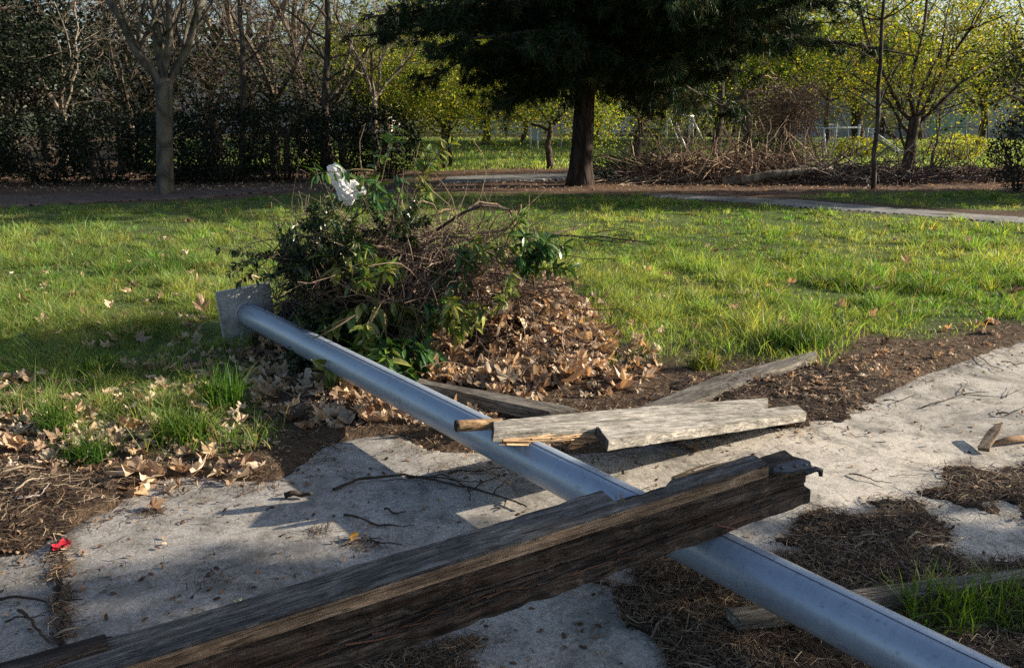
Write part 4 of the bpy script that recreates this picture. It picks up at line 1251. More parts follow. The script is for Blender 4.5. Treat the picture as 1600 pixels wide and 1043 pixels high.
# dead branch lying on the grass beyond the heap
m = MB(); rr = np.random.default_rng(66)
def bp_(pts, r, zs):
    w = np.array([G(x, y, z) for (x, y), z in zip(pts, zs)])
    n = len(w); t = np.linspace(0, n - 1, 5 * (n - 1) + 1)
    q = np.stack([np.interp(t, range(n), w[:, k]) for k in range(3)], -1) + rr.normal(0, .006, (len(t), 3))
    m.tube(q, np.linspace(r, r * .3, len(q)), 5, np.array([0.13, 0.085, 0.075]) * rr.uniform(.7, 1.2))
bp_([(862, 366), (895, 358), (925, 347), (970, 346)], .012, (.12, .14, .2, .2))
bp_([(862, 368), (910, 369), (950, 371), (1000, 377), (1030, 376)], .014, (.1, .1, .12, .1, .12))
bp_([(905, 370), (940, 375), (990, 382)], .01, (.1, .1, .1))
bp_([(895, 360), (900, 343), (892, 340), (850, 357)], .006, (.14, .28, .3, .2))
bp_([(925, 363), (970, 358), (1010, 359)], .006, (.1, .2, .2))
for k in range(30):
    x = rr.uniform(900, 1000); y = rr.uniform(366, 382)
    bp_([(x, y), (x + rr.uniform(10, 45), y + rr.uniform(-8, 5))], .004, (.08, rr.uniform(.05, .2)))
tag(m.build("dead_branch", M_twig, None, True), "bare dead branch lying on the sunny grass beside the heap", "branch")
# vine-like loops above the heap
m = MB()
for (cx, cy, rx) in ((700, 335, 30), (760, 340, 45), (715, 350, 22), (800, 345, 36), (660, 320, 28)):
    t = np.linspace(rr.uniform(-.4, .3), 3.3, 16)
    q = np.array([D(cx + rx * math.cos(a), cy + 25 - rx * 1.1 * math.sin(a), 5.5 + .1 * math.sin(2 * a)) for a in t])
    m.tube(q + rr.normal(0, .004, q.shape) - np.array([pc[0], pc[1], 0]), .005, 5, (0.22, 0.16, 0.11))
m.build("vine_loops", M_twig, e)

# ------------------------------------------------------------------ white plastic bag on the heap
M_bag = NT("thin_white_plastic")
vv = M_bag.coord("Object")
nn = M_bag.noise(vv, 26.0, 5, 0.6, 1.5)
bb = M_bag.bsdf((0.9, 0.9, 0.91), 0.4, 0.45, nn, 0.6, 0.012)
tl = M_bag.n("ShaderNodeBsdfTranslucent"); tl.inputs[0].default_value = (0.85, 0.85, 0.87, 1)
mx = M_bag.n("ShaderNodeMixShader"); mx.inputs[0].default_value = 0.4
M_bag.l(bb.outputs[0], mx.inputs[1]); M_bag.l(tl.outputs[0], mx.inputs[2])
M_bag = M_bag.done(mx.outputs[0])
def crumple(pts_px, rads_px, Y, seed, k=28, flat=.7, hole=None):
    rr = np.random.default_rng(seed)
    c = np.array([D(x, y, Y) for x, y in pts_px]); s = Y / F * 1.02
    n = 40
    t = np.linspace(0, len(c) - 1, n)
    def cr(col): 
        return np.interp(t, range(len(c)), col)
    pc_ = np.stack([cr(c[:, i]) for i in range(3)], -1)
    ker = np.ones(7) / 7
    for i in range(3):
        pc_[:, i] = np.convolve(np.pad(pc_[:, i], 3, mode='edge'), ker, 'valid')
    r = cr(np.array(rads_px)) * s
    tg = np.gradient(pc_, axis=0); tg /= np.linalg.norm(tg, axis=1)[:, None]
    sv = np.cross(tg, [0, 1.0, 0]); sv /= np.linalg.norm(sv, axis=1)[:, None]
    a = np.linspace(0, 2 * math.pi, k, endpoint=False)
    wob = 1 + .16 * np.sin(3 * a[None] + 9 * t[:, None] / 4) * np.sin(t[:, None] * 2.1) + .12 * np.sin(7 * a[None] - 5 * t[:, None] + 1) + rr.normal(0, .035, (n, k))
    v = pc_[:, None] + (r[:, None] * wob)[..., None] * (np.cos(a)[None, :, None] * sv[:, None] + flat * np.sin(a)[None, :, None] * np.array([0, 1.0, 0]))
    i = np.arange(n - 1)[:, None] * k; j = np.arange(k)[None]; j2 = (j + 1) % k
    q = np.stack([i + j, i + j2, i + k + j2, i + k + j], -1)
    if hole:
        kp = np.ones(q.shape[:2], bool); kp[hole[0]:hole[1], hole[2]:hole[3]] = False
        q = q[kp]
    m = MB()
    m.add(v.reshape(-1, 3), q.reshape(-1, 4))
    return m
e = empty("plastic_bag", tuple(D(545, 300, 5.6)), "crumpled white plastic bag caught on top of the brush pile", "bag")
off = Matrix.Translation(-Vector(D(545, 300, 5.6)))
crumple([(531, 257), (527, 264), (526, 274), (530, 284), (538, 291), (550, 297), (562, 299), (574, 299)], [4, 14, 14, 11, 13, 13, 11, 2], 5.45, 1, hole=(8, 12, 14, 18)).build("body", M_bag, e, True, off)
crumple([(535, 282), (533, 290), (539, 303), (544, 313), (540, 321)], [3, 8, 12, 10, 2], 5.42, 2).build("handle_flap", M_bag, e, True, off)

# ------------------------------------------------------------------ trees
def grow(mb, p, d, L, r, depth, rr, tips, up=0.12, wig=0.16, kids=(2, 4), spread=0.75, shrink=0.66, nseg=5, k=7, rmin=0.006, col=(1, 1, 1), start=0.35, rend=.55):
    pts = [np.array(p, float)]
    d = np.array(d, float); d /= np.linalg.norm(d)
    dirs = [d]
    for i in range(nseg):
        d = d + rr.normal(0, wig, 3) + np.array([0, 0, up]); d /= np.linalg.norm(d)
        pts.append(pts[-1] + d * L / nseg); dirs.append(d)
    pts = np.array(pts)
    mb.tube(pts, np.linspace(r, max(rmin * .7, r * rend), nseg + 1), max(3, k), col, False)
    if depth <= 0:
        tips.append((pts[-1], d)); tips.append((pts[len(pts) // 2], d))
        return pts
    for j in range(rr.integers(kids[0], kids[1] + 1)):
        t = rr.uniform(start, 1.0) if j else 1.0
        i = min(nseg, int(t * nseg))
        dd = dirs[i] + rr.normal(0, spread, 3) * np.array([1, 1, .7]); dd /= np.linalg.norm(dd)
        grow(mb, pts[i], dd, L * shrink * rr.uniform(.75, 1.2), max(rmin, r * rend * rr.uniform(.6, .95)), depth - 1, rr, tips, up, wig, kids, spread, shrink, max(3, nseg - 1), k - 1, rmin, col, start, rend)
    return pts
LEAFQ = np.array([(-.5, 0, 0), (0, -.28, .06), (.5, 0, 0), (0, .28, .06)])
def leafcloud(mb, tips, per, sig, size, pal, rr, droop=0.0):
    c = np.array([t[0] for t in tips])
    n = len(c) * per
    q = np.repeat(c, per, 0) + rr.normal(0, sig, (n, 3)) * np.array([1, 1, .75])
    q[:, 2] -= droop * rr.random(n)
    if droop > .3:
        q[:, 2] = np.where(q[:, 2] < .5, .5 + rr.random(n) * 1.2, q[:, 2])
    R = rotz(rr.uniform(0, 6.28, n)) @ rotx(rr.normal(0, .9, n)) @ roty(rr.normal(0, .9, n)) * (size * rr.uniform(.6, 1.3, n))[:, None, None]
    pal = np.array(pal)
    cl = pal[rr.integers(0, len(pal), n)] * rr.uniform(.65, 1.35, n)[:, None] * np.repeat(rr.uniform(.45, 1.3, len(c)), per)[:, None]
    mb.inst(LEAFQ, [np.array([(0, 1, 2, 3)])], R, q, cl)
PAL_YEL = [(0.30, 0.34, 0.04), (0.38, 0.37, 0.05), (0.19, 0.27, 0.04), (0.44, 0.38, 0.06), (0.12, 0.2, 0.03)]
PAL_OLV = [(0.16, 0.19, 0.035), (0.10, 0.14, 0.03), (0.24, 0.20, 0.05), (0.2, 0.21, 0.03)]
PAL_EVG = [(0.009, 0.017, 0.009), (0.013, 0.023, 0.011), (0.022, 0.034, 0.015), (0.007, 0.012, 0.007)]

# big pine
rr = np.random.default_rng(3)
base = G(912, 291)
e = empty("pine_tree", (base[0], base[1], 0.0), "large dark pine with a thick trunk and a low spreading crown", "tree")
tr, nd = MB(), MB()
n = 26
zt = np.linspace(-.1, 13, n)
flare = .26 - .012 * zt + .09 * np.exp(-zt / .35)
lean = np.stack([-0.10 + .1 * np.minimum(zt, 3) / 2.5, np.zeros(n), zt], -1) + np.concatenate([np.zeros((6, 3)), rr.normal(0, .03, (n - 6, 3)) * [1, 1, 0]])
kk = 40
a = np.arange(kk) * 2 * math.pi / kk
rad = flare[:, None] * (1 + .05 * np.sin(5 * a + 1)[None] * np.exp(-np.clip(zt, 0, 9) / 1.5)[:, None] + rr.normal(0, .018, (n, kk)))
V = lean[:, None] + np.stack([rad * np.cos(a), rad * np.sin(a), np.zeros_like(rad)], -1)
ii = np.arange(n - 1)[:, None] * kk; jj = np.arange(kk)[None]; j2 = (jj + 1) % kk
tr.add(V.reshape(-1, 3), np.stack([ii + jj, ii + j2, ii + kk + j2, ii + kk + jj], -1).reshape(-1, 4))
tr.build("trunk", M_pinebark, e, True)
br = MB(); tf = []
for k in range(128):
    low = k < 104
    z = rr.uniform(2.3, 4.7) if low else rr.uniform(4.8, 12)
    az = rr.uniform(0, 6.28) if k % 3 else rr.normal(0, .7)
    L = (7.7 if math.cos(az) > .2 else 5.8) * (1.0 - (max(0, z - 6) / 8) * .6) * rr.uniform(.55, 1.05)
    if z < 3.6: L *= .45 + .55 * (z - 2.3) / 1.3
    p0 = np.array([0.1, 0, z])
    d = np.array([math.cos(az), math.sin(az), .16])
    pts = [p0]; m_ = 9
    for i in range(m_):
        d = d + rr.normal(0, .07, 3) + np.array([0, 0, -.03 if i < 5 else .02]); d /= np.linalg.norm(d)
        pts.append(pts[-1] + d * L / m_)
    pts = np.array(pts)
    br.tube(pts, np.linspace(.085, .015, m_ + 1) * (L / 5), 6, (1, 1, 1), False)
    for s in range(30 if low else 14):
        t = rr.uniform(.16, 1.0); i = min(m_ - 1, int(t * m_))
        q = pts[i] + (pts[i + 1] - pts[i]) * rr.random()
        dd = d + rr.normal(0, .9, 3) * [1, 1, .35]; dd /= np.linalg.norm(dd)
        l = rr.uniform(.35, 1.1) * (1 - .4 * t)
        q2 = q + dd * l + np.array([0, 0, -.12 * l])
        br.tube([q, (q + q2) / 2 + rr.normal(0, .03, 3), q2], [.014, .01, .006], 3, (1, 1, 1), False)
        for u in rr.uniform(.25, 1, 5 if low else 2):
            tf.append((q + (q2 - q) * u + rr.normal(0, .07, 3), dd))
br.build("branches", M_bark, e)
tc = np.array([t[0] for t in tf]); td = np.array([t[1] for t in tf])
per = 20
N = len(tc) * per
b0_ = np.repeat(tc, per, 0) + rr.normal(0, .025, (N, 3))
dv_ = np.repeat(td, per, 0) * .55 + rr.normal(0, .75, (N, 3)) + np.array([0, 0, -.38]); dv_ /= np.linalg.norm(dv_, axis=1)[:, None]
ln = rr.uniform(.13, .26, N)
sv_ = np.cross(dv_, rr.normal(0, 1, (N, 3))); sv_ /= np.linalg.norm(sv_, axis=1)[:, None]
w_ = .010
V = np.stack([b0_ - sv_ * w_, b0_ + sv_ * w_, b0_ + dv_ * ln[:, None] + np.array([0, 0, -.03])], 1)
tone = np.repeat(rr.uniform(.5, 1.5, len(tc)), per)[:, None]
cl = np.array([0.018, 0.040, 0.015]) * tone * rr.uniform(.7, 1.4, (N, 1))
dry_ = np.repeat(rr.random(len(tc)) < .08, per)
cl[dry_] = np.array([0.10, 0.085, 0.03])
nd.add(V.reshape(-1, 3), np.arange(N * 3).reshape(-1, 3), np.repeat(cl, 3, 0))
nd.build("foliage", M_needle, e)

# smooth-barked bare tree at the lawn's far edge
base = G(259, 305)
e = empty("bare_tree", (base[0], base[1], 0.0), "leafless tree with one straight pale trunk forking into limbs before the hedge", "tree", "bare trees")
tr, br = MB(), MB(); tips = []
rr = np.random.default_rng(12)
k = base[1]
top = D(256, 128, k) - base
tr.tube([(0, 0, -.1), (0, 0, .1), top * [.12, 0, .15], top * [.3, 0, .35], top * [.6, 0, .6] , top * [.9, 0, .88], top * [1, 0, 1.03]], [.24, .19, .172, .163, .155, .168, .185], 24)
for (tx, ty, r, dy) in ((170, 0, .105, -.4), (240, 0, .10, .2), (266, -30, .075, -.5), (318, 0, .085, .3), (300, 20, .05, .7)):
    t1 = D(tx, ty, k + dy) - base
    s_ = top + np.array([rr.normal(0, .05), 0, -.05])
    d = t1 - s_
    L = np.linalg.norm(d)
    mid = s_ + d * .5 + np.array([0.05 * np.sign(d[0]), 0, -.12])
    br.tube([s_ - [0, 0, .15], s_ + d * .2 + [0, 0, -.1], mid, s_ + d * .8, t1], np.linspace(r, r * .7, 5), 10)
    for s in range(4):
        grow(br, s_ + d * rr.uniform(.3, .95), d / L + rr.normal(0, .5, 3), 1.4, r * .35, 2, rr, tips, .05, .15)
    grow(br, t1, d, 2.6, r * .68, 3, rr, tips, .06, .14, (2, 3))
tr.build("trunk", M_planebark, e, True)
br.build("branches", M_planebark, e, True)

# prototypes of smaller bare trees, copied along the back
def bare_proto(seed, h0, r0, mat, depth=5, spread=.6, label="", name="bare_tree", loc=(0, 0, 0), L=1.5):
    rr = np.random.default_rng(seed)
    e = empty(name, loc, label, "tree", "bare trees")
    t, b = MB(), MB(); tips = []
    n = 8
    z = np.linspace(-.1, h0, n)
    path = np.stack([np.cumsum(rr.normal(0, .03, n)), np.cumsum(rr.normal(0, .03, n)), z], -1)
    t.tube(path, np.linspace(r0 * 1.15, r0 * .8, n), 10)
    for k in range(4):
        a = k * 1.57 + rr.uniform(-.5, .5)
        grow(b, path[-1] - [0, 0, .06], (math.cos(a) * .7, math.sin(a) * .7, 1), L * rr.uniform(.8, 1.2), r0 * .55, depth - 1, rr, tips, .07, .15, (2, 4), spread, .72, 5, 6, .005)
    t.build("trunk", mat, e, True)
    b.build("branches", mat, e)
    return e
def at(px, py):
    g = G(px, py)
    return (g[0], g[1], 0.0)
B1 = bare_proto(101, 1.7, .12, M_palebark, 5, .6, "forked bare tree lit pale brown above the hedge, nearest the frame edge", loc=at(110, 276), L=1.9)
B2 = bare_proto(102, 2.2, .11, M_palebark, 5, .5, "bare tree with a stout forked top rising behind the hedge's end by the bag", loc=at(584, 270), L=1.6)
B3 = bare_proto(103, 1.2, .09, M_brownbark, 6, .75, "tangled bare tree full of fine twigs behind the straight pale trunk", loc=at(330, 262), L=1.7)
ps = [(B1, 30, 258, 1.1, 1.0, "leafless tree in the dark corner behind the hedge"), (B3, 200, 258, 1.25, 2.0, "twiggy bare tree between the forked tree and the straight trunk"),
      (B3, 430, 260, 1.3, 3.3, "brown twiggy tree behind the middle of the hedge"), (B3, 520, 258, 1.1, 4.4, "brown twiggy tree near the hedge end"),
      (B1, 400, 250, 1.5, 5.0, "tall bare tree far behind the hedge with sunlit limbs"), (B2, 270, 250, 1.5, 2.2, "bare tree seen through the fork of the pale trunk"),
      (B3, 130, 250, 1.6, 1.2, "wide fine twigged tree far behind the forked pale brown one"), (B3, -60, 262, 1.3, .3, "twiggy tree at the edge beyond the dark conifer"),
      (B3, 350, 247, 1.7, 5.6, "large hazy twigged tree behind the hedge"), (B3, 600, 248, 1.4, .9, "hazy twigged tree above the hedge end toward the pine"), (B2, 480, 249, 1.5, 3.9, "slim bare tree deep behind the hedge")]
for o, px, py, s, rz, lab in ps:
    copy_tree(o, at(px, py), lab, "bare trees", rz, s * 1.4)
# thin dark trunks in front of them
def thin_tree(px0, py0, px1, py1, r, label, seed, mat=M_bark, lean_mid=0.0):
    rr = np.random.default_rng(seed)
    b = G(px0, py0); t = D(px1, py1, b[1]) - b
    e = empty("slender_tree", (b[0], b[1], 0), label, "tree", "slender trees")
    m, br = MB(), MB(); tips = []
    n = 12; u = np.linspace(-.03, 1.25, n)[:, None]
    path = t * u + (np.cumsum(rr.normal(0, .022, (n, 3)), 0) + rr.normal(0, .01, (n, 3))) * [1, 1, 0]
    m.tube(path, np.linspace(r * 1.2, r * .6, n), 9)
    for k in range(16):
        i = rr.integers(4, n)
        grow(br, path[i], (rr.normal(), rr.normal(), .5), rr.uniform(.6, 1.5), r * .35, 2, rr, tips, .03, .2, (1, 3))
    m.build("trunk", mat, e, True)
    br.build("branches", mat, e)
    return e
thin_tree(379, 285, 382, 0, .075, "slender dark upright trunk in front of the hedge's middle", 1)
thin_tree(508, 280, 518, 0, .095, "dark trunk leaning slightly at the hedge end", 2)
thin_tree(1362, 296, 1372, 0, .048, "slender dark trunk standing before the wide forked tree", 3)
thin_tree(1455, 262, 1464, 190, .05, "thin leaning grey stem beside the wide forked tree", 4, M_palebark)

# yellow-leaved trees
def leafy_proto(seed, h0, r0, label, loc, L=1.3, pal=PAL_YEL, per=9, sig=.26, size=.13, depth=3, mat=M_bark, name="leafy_tree", kids=(3, 4), grp="trees in yellowing leaf", spread=.75, nb=5, up=.05):
    rr = np.random.default_rng(seed)
    e = empty(name, loc, label, "tree", grp)
    t, b, f = MB(), MB(), MB(); tips = []
    n = 8
    z = np.linspace(-.1, h0, n)
    path = np.stack([np.cumsum(rr.normal(0, .04, n)), np.cumsum(rr.normal(0, .04, n)), z], -1)
    t.tube(path, np.linspace(r0 * 1.25, r0 * .75, n), 10)
    for k in range(nb):
        a = k * 6.28 / nb + rr.uniform(-.5, .5)
        grow(b, path[-1 - (k % 2)] , (math.cos(a), math.sin(a), .75), L * rr.uniform(.8, 1.25), r0 * .5, depth, rr, tips, up, .17, kids, spread, .72, 5, 6, .006)
    leafcloud(f, tips, per, sig, size, pal, rr, .12 if pal is PAL_EVG else .4)
    t.build("trunk", mat, e, True)
    b.build("branches", mat, e)
    f.build("foliage", M_leaf, e)
    return e
PAL_YEL = [(0.23, 0.33, 0.05), (0.32, 0.36, 0.065), (0.15, 0.25, 0.04), (0.38, 0.35, 0.08), (0.08, 0.15, 0.03), (0.18, 0.22, 0.05)]
Y1 = leafy_proto(201, 1.3, .06, "small yellow green tree with two bare stems beyond the mulch", at(692, 264), 1.55, PAL_YEL, 26, .34, .085)
Y2 = leafy_proto(202, 1.4, .11, "yellow green tree with a stout brown trunk next to the pine", at(858, 262), 1.6, PAL_YEL, 26, .36, .085)
Y3 = leafy_proto(203, 1.6, .17, "gnarled thick trunked tree with yellow leaves on the far side of the pine", at(993, 248), 1.9, PAL_YEL, 24, .4, .085)
ls = [(Y1, 707, 262, .85, 2.0, "thin tree with yellow low leaves close behind the twin stems"), (Y1, 625, 245, 1.2, 1.0, "yellow green tree at the end of the dark hedge"),
      (Y2, 760, 233, 1.5, 2.6, "yellow tree in the middle of the far lawn's end"), (Y1, 815, 229, 1.8, 4.0, "yellow tree far across the lawn near the sign"),
      (Y2, 700, 230, 1.8, 5.0, "broad yellow green tree far behind the twin stems"), (Y3, 1075, 231, 1.3, 1.4, "yellow leaved tree over the swings"),
      (Y2, 1165, 233, 1.6, .6, "yellow green tree between the pine and the vine covered trunk"), (Y1, 1290, 236, 1.8, 2.2, "bright yellow tree above the bar fence"),
      (Y3, 1340, 228, 1.6, 3.0, "tall yellow tree rising behind the slide"), (Y2, 1530, 234, 1.5, 1.9, "yellow tree hanging low over the painted wall"),
      (Y3, 1620, 240, 1.3, 5.2, "yellow tree at the frame edge before the blue grey building"), (Y1, 1235, 229, 1.9, 5.5, "yellow tree behind the vine covered trunk"),
      (Y2, 930, 230, 1.8, 3.4, "yellow tree partly hidden by the pine trunk"), (Y2, 560, 240, 1.5, 4.6, "greenish tree seen through gaps at the hedge end"), (Y1, 1440, 227, 1.9, .7, "pale yellow tree deep behind the wide forked tree")]
for o, px, py, s, rz, lab in ls:
    copy_tree(o, at(px, py), lab, "trees in yellowing leaf", rz, s * 1.25)
# dark trunk right of the pine
thin_tree(1118, 248, 1128, 130, .2, "thick dark trunk half hidden under the pine's lit boughs", 6)

# wide forked tree at the right
base = G(1418, 268)
e = empty("forked_tree", (base[0], base[1], 0), "wide dark tree forking low into many spreading limbs with sparse yellow leaves", "tree")
tr, br, fo = MB(), MB(), MB(); tips = []
rr = np.random.default_rng(15)
Yb = base[1]
def off_(px, py, dy=0.0): return D(px, py, Yb + dy) - base
tr.tube([(0, 0, -.1), off_(1420, 255), off_(1423, 225), off_(1428, 195), off_(1431, 182)], [.27, .2, .165, .16, .15], 14)
for pts, r in (([(1428, 192), (1410, 175), (1395, 145), (1378, 110), (1355, 60), (1340, 0)], .075), ([(1430, 188), (1422, 150), (1430, 100), (1445, 40), (1450, -20)], .08),
               ([(1432, 190), (1448, 165), (1462, 130), (1485, 90), (1520, 40)], .085), ([(1432, 195), (1460, 170), (1500, 130), (1560, 95)], .06),
               ([(1424, 212), (1408, 195), (1404, 185), (1390, 160), (1370, 140), (1330, 115)], .05), ([(1418, 240), (1408, 215), (1405, 195), (1412, 180)], .045), ([(1430, 185), (1440, 140), (1470, 80), (1480, 20)], .05)):
    dy = rr.uniform(-1, 1, len(pts)) * np.linspace(0, 1.2, len(pts))
    q = np.array([off_(x, y, d) for (x, y), d in zip(pts, dy)])
    br.tube(q, np.linspace(r, r * .45, len(q)), 8)
    for s in range(9):
        i = rr.integers(1, len(q))
        d = q[i] - q[i - 1]; d /= np.linalg.norm(d)
        grow(br, q[i] - d * rr.uniform(0, .4), d + rr.normal(0, .55, 3), rr.uniform(.9, 1.6), r * .3, 2, rr, tips, .04, .14, (2, 3), .55, .7, 4, 5, .006)
leafcloud(fo, tips, 9, .24, .07, PAL_OLV, rr, .1)
tr.build("trunk", M_bark, e, True)
br.build("branches", M_bark, e, True)
fo.build("foliage", M_leaf, e)

# hedge bushes at the left, each a plant
def bush(px, py, w, h, dpt, n, pal, label, seed, mat=M_hedge, size=.085, name="bush", grp="evergreen bushes", stems=9, hollow=.55, loc=None):
    rr = np.random.default_rng(seed)
    b = loc or G(px, py)
    e = empty(name, (b[0], b[1], 0), label, "bush", grp)
    f, s = MB(), MB()
    u = rr.normal(0, 1, (n, 3)); u /= np.linalg.norm(u, axis=1)[:, None]
    rad = rr.uniform(hollow, 1.0, n) ** .6
    lump = .72 + .56 * fbm(u[:, 0] * 2.2 + 7 + seed, u[:, 2] * 2.2 + u[:, 1] * 1.7, seed)
    q = u * (rad * lump)[:, None] * np.array([w / 2, dpt / 2, h * .52]) + np.array([0, 0, h * .5])
    q[:, 2] = np.maximum(q[:, 2], .05 + .1 * rr.random(n))
    R = rotz(rr.uniform(0, 6.28, n)) @ rotx(rr.normal(0, .9, n)) @ roty(rr.normal(0, .9, n)) * (size * rr.uniform(.6, 1.35, n))[:, None, None]
    pal = np.array(pal)
    f.inst(LEAFQ, [np.array([(0, 1, 2, 3)])], R, q, pal[rr.integers(0, len(pal), n)] * rr.uniform(.6, 1.4, n)[:, None])
    for k in range(stems):
        a = rr.uniform(0, 6.28)
        tp = np.array([math.cos(a) * w * .38, math.sin(a) * dpt * .38, h * rr.uniform(.6, .9)])
        s.tube([tp * [.25, .25, 0] + [0, 0, -.05], tp * [.5, .5, .5] + rr.normal(0, .04, 3), tp], [.022, .016, .006], 5, (0.07, 0.055, 0.045))
    s.build("stems", M_twig, e)
    f.build("foliage", mat, e)
    return e
hb = [(-150, 292, 3.0, 2.2), (-40, 290, 2.6, 2.0), (70, 289, 2.6, 1.75), (170, 288, 2.5, 1.9), (270, 287, 2.4, 1.75), (350, 287, 2.4, 2.0), (440, 284, 2.5, 2.1), (525, 282, 2.3, 1.9), (600, 280, 2.1, 1.9)]
hl = ["dark hedge bush beyond the frame edge", "dark hedge bush under the conifer at the frame edge", "low dark hedge bush under the forked pale brown tree", "dark hedge bush just before the straight pale trunk",
      "dark hedge bush directly behind the straight pale trunk", "tall dark bush between the pale trunk and the slender dark one", "tall loose dark bush in the hedge's middle", "dark bush at the leaning trunk near the hedge end",
      "rounded dark bush ending the hedge behind the white bag"]
for k, ((px, py, w, h), lab) in enumerate(zip(hb, hl)):
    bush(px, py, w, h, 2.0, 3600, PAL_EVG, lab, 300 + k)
bush(958, 280, 1.7, .62, 1.2, 2200, [(0.02, 0.04, 0.016), (0.035, 0.06, 0.02), (0.05, 0.07, 0.025)], "low dark green bush right beside the pine trunk", 320, size=.06)
bush(1190, 272, 1.9, 1.1, 1.4, 2200, [(0.02, 0.04, 0.016), (0.03, 0.055, 0.02), (0.06, 0.09, 0.02)], "green bush at the foot of the vine covered trunk", 321, size=.08)
bush(1600, 300, 2.0, 1.75, 1.8, 3600, [(0.03, 0.034, 0.024), (0.045, 0.045, 0.03), (0.02, 0.025, 0.018)], "large grey brown bush at the frame edge by the path", 322, size=.07, hollow=.3)
bush(1495, 252, 2.6, 1.1, 1.5, 1500, [(0.34, 0.33, 0.05), (0.28, 0.31, 0.05), (0.17, 0.23, 0.04)], "bright yellow leaved shrub behind the wide forked tree", 323, M_leaf, .10)
bush(1340, 248, 2.0, .9, 1.2, 700, [(0.30, 0.30, 0.04), (0.2, 0.24, 0.04)], "small yellow green shrub beside the slide", 324, M_leaf, .12)
# big dark conifer whose boughs fill the upper corner
rr = np.random.default_rng(77)
b = G(-70, 281)
e = empty("conifer_tree", (b[0], b[1], 0), "black green conifer whose boughs hang into the upper corner over the hedge", "tree")
tr, f, br = MB(), MB(), MB(); tips = []
tr.tube([(0, 0, -.1), (0, 0, 3), (0, 0, 10)], [.35, .28, .1], 10)
for k in range(80):
    z = rr.uniform(3.0, 9); a = rr.uniform(0, 6.28); L = (4.6 - .35 * (z - 3)) * rr.uniform(.7, 1.05)
    q = [np.array([0, 0, z])]; d = np.array([math.cos(a), math.sin(a), .1])
    for i in range(6):
        d = d + rr.normal(0, .06, 3) + [0, 0, -.06]; d /= np.linalg.norm(d); q.append(q[-1] + d * L / 6)
    br.tube(q, np.linspace(.06, .012, 7), 5, (1, 1, 1), False)
    for i in range(2, 7):
        for s in range(5):
            tips.append((q[i] + rr.normal(0, .3, 3) * [1, 1, .5] - [0, 0, .1], d))
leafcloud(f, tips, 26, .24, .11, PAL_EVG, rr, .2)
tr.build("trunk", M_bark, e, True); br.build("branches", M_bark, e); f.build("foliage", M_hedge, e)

# dark evergreen trees behind the hedge
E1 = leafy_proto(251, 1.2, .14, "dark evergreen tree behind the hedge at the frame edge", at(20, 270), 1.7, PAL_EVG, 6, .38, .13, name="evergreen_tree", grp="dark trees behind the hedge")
for px, py, s, rz, lab in ((190, 268, 1.0, 1.0, "dark evergreen tree behind the hedge beside the straight pale trunk"), (330, 264, .9, 2.5, "dark evergreen tree deep behind the low hedge bush"),
                           (455, 266, .85, 4.0, "dark evergreen tree behind the tall loose bush"), (90, 255, 1.6, 5.0, "tall dark evergreen tree far behind the forked pale brown tree"), (-90, 262, 1.4, 3.0, "tall dark evergreen tree beyond the frame edge"),
                           (250, 252, 1.7, 0.4, "tall dark evergreen tree seen through the pale trunk's fork"), (540, 262, .8, 5.5, "dark evergreen tree at the hedge end near the leaning trunk"), (1620, 262, 1.2, 2.0, "dark evergreen tree beyond the grey brown bush")):
    copy_tree(E1, at(px, py), lab, "dark trees behind the hedge", rz, s)
# slim evergreen outside the frame toward the sun: it shades the concrete in front
bush(0, 0, 2.4, 4.9, 1.75, 6000, PAL_EVG, "slim evergreen tree beyond the frame edge toward the sun", 262, size=.13, name="evergreen_tree", grp=None, hollow=.15, loc=(8.4, 3.1, 0))
bush(0, 0, 4.2, 8.5, 3.6, 9000, PAL_EVG, "tall dark evergreen tree well beyond the frame edge toward the sun", 263, size=.2, name="evergreen_tree", grp=None, hollow=.3, loc=(17.5, 18.2, 0))
bush(0, 0, 3.6, 5.5, 2.4, 4000, PAL_EVG, "lower dark evergreen tree beyond the frame edge toward the sun", 264, size=.2, name="evergreen_tree", grp=None, hollow=.3, loc=(14.6, 16.4, 0))
# vine covered dead trunk, brush heaps, log
b = G(1222, 268)
rr = np.random.default_rng(88)
e = empty("dead_tree", (b[0], b[1], 0), "dead trunk smothered in a brown mop of dry vines", "tree")
m = MB(); m.tube([(0, 0, -.1), (.03, 0, .7), (.0, 0, 1.4), (-.05, 0, 2.0)], [.24, .2, .18, .14], 12)
m.build("trunk", M_bark, e, True)
m = MB()
for k in range(620):
    a = rr.uniform(0, 6.28)
    z0 = rr.uniform(1.1, 2.3)
    p = np.array([rr.normal(0, .45), rr.normal(0, .4), z0 + .25 * (1 - abs(rr.normal(0, .4)))])
    d = np.array([math.cos(a), math.sin(a), rr.uniform(-.3, .5)])
    L = rr.uniform(.4, 1.7) * (1 + .5 * (rr.random() < .15)); pts = [p]
    for s in range(6):
        d = d + rr.normal(0, .3, 3) + [0, 0, rr.normal(-.14, .2)]; d /= np.linalg.norm(d); pts.append(pts[-1] + d * L / 6)
    m.tube(pts, .009, 3, np.array([(0.26, 0.17, 0.11), (0.18, 0.125, 0.09), (0.34, 0.25, 0.17)][rr.integers(0, 3)]) * rr.uniform(.7, 1.3), False)
m.build("vines", M_twig, e)
def heap(px, py, sx, sy, h, n, label, seed, pal, Lr=(.5, 1.6), rad=(.006, .018), name="brush_heap"):
    rr = np.random.default_rng(seed)
    b = G(px, py)
    m = MB()
    hf = lambda x, y: h * np.clip(1 - (x / sx) ** 2 - (y / sy) ** 2, 0, 1) ** .7
    tangle(n, m, 0, 0, sx, sy, hf, pal, Lr, rr, rad, .25)
    o = m.build(name, M_twig)
    o.location = (b[0], b[1], 0)
    return tag(o, label, "brush heap", "brush heaps beyond the path")
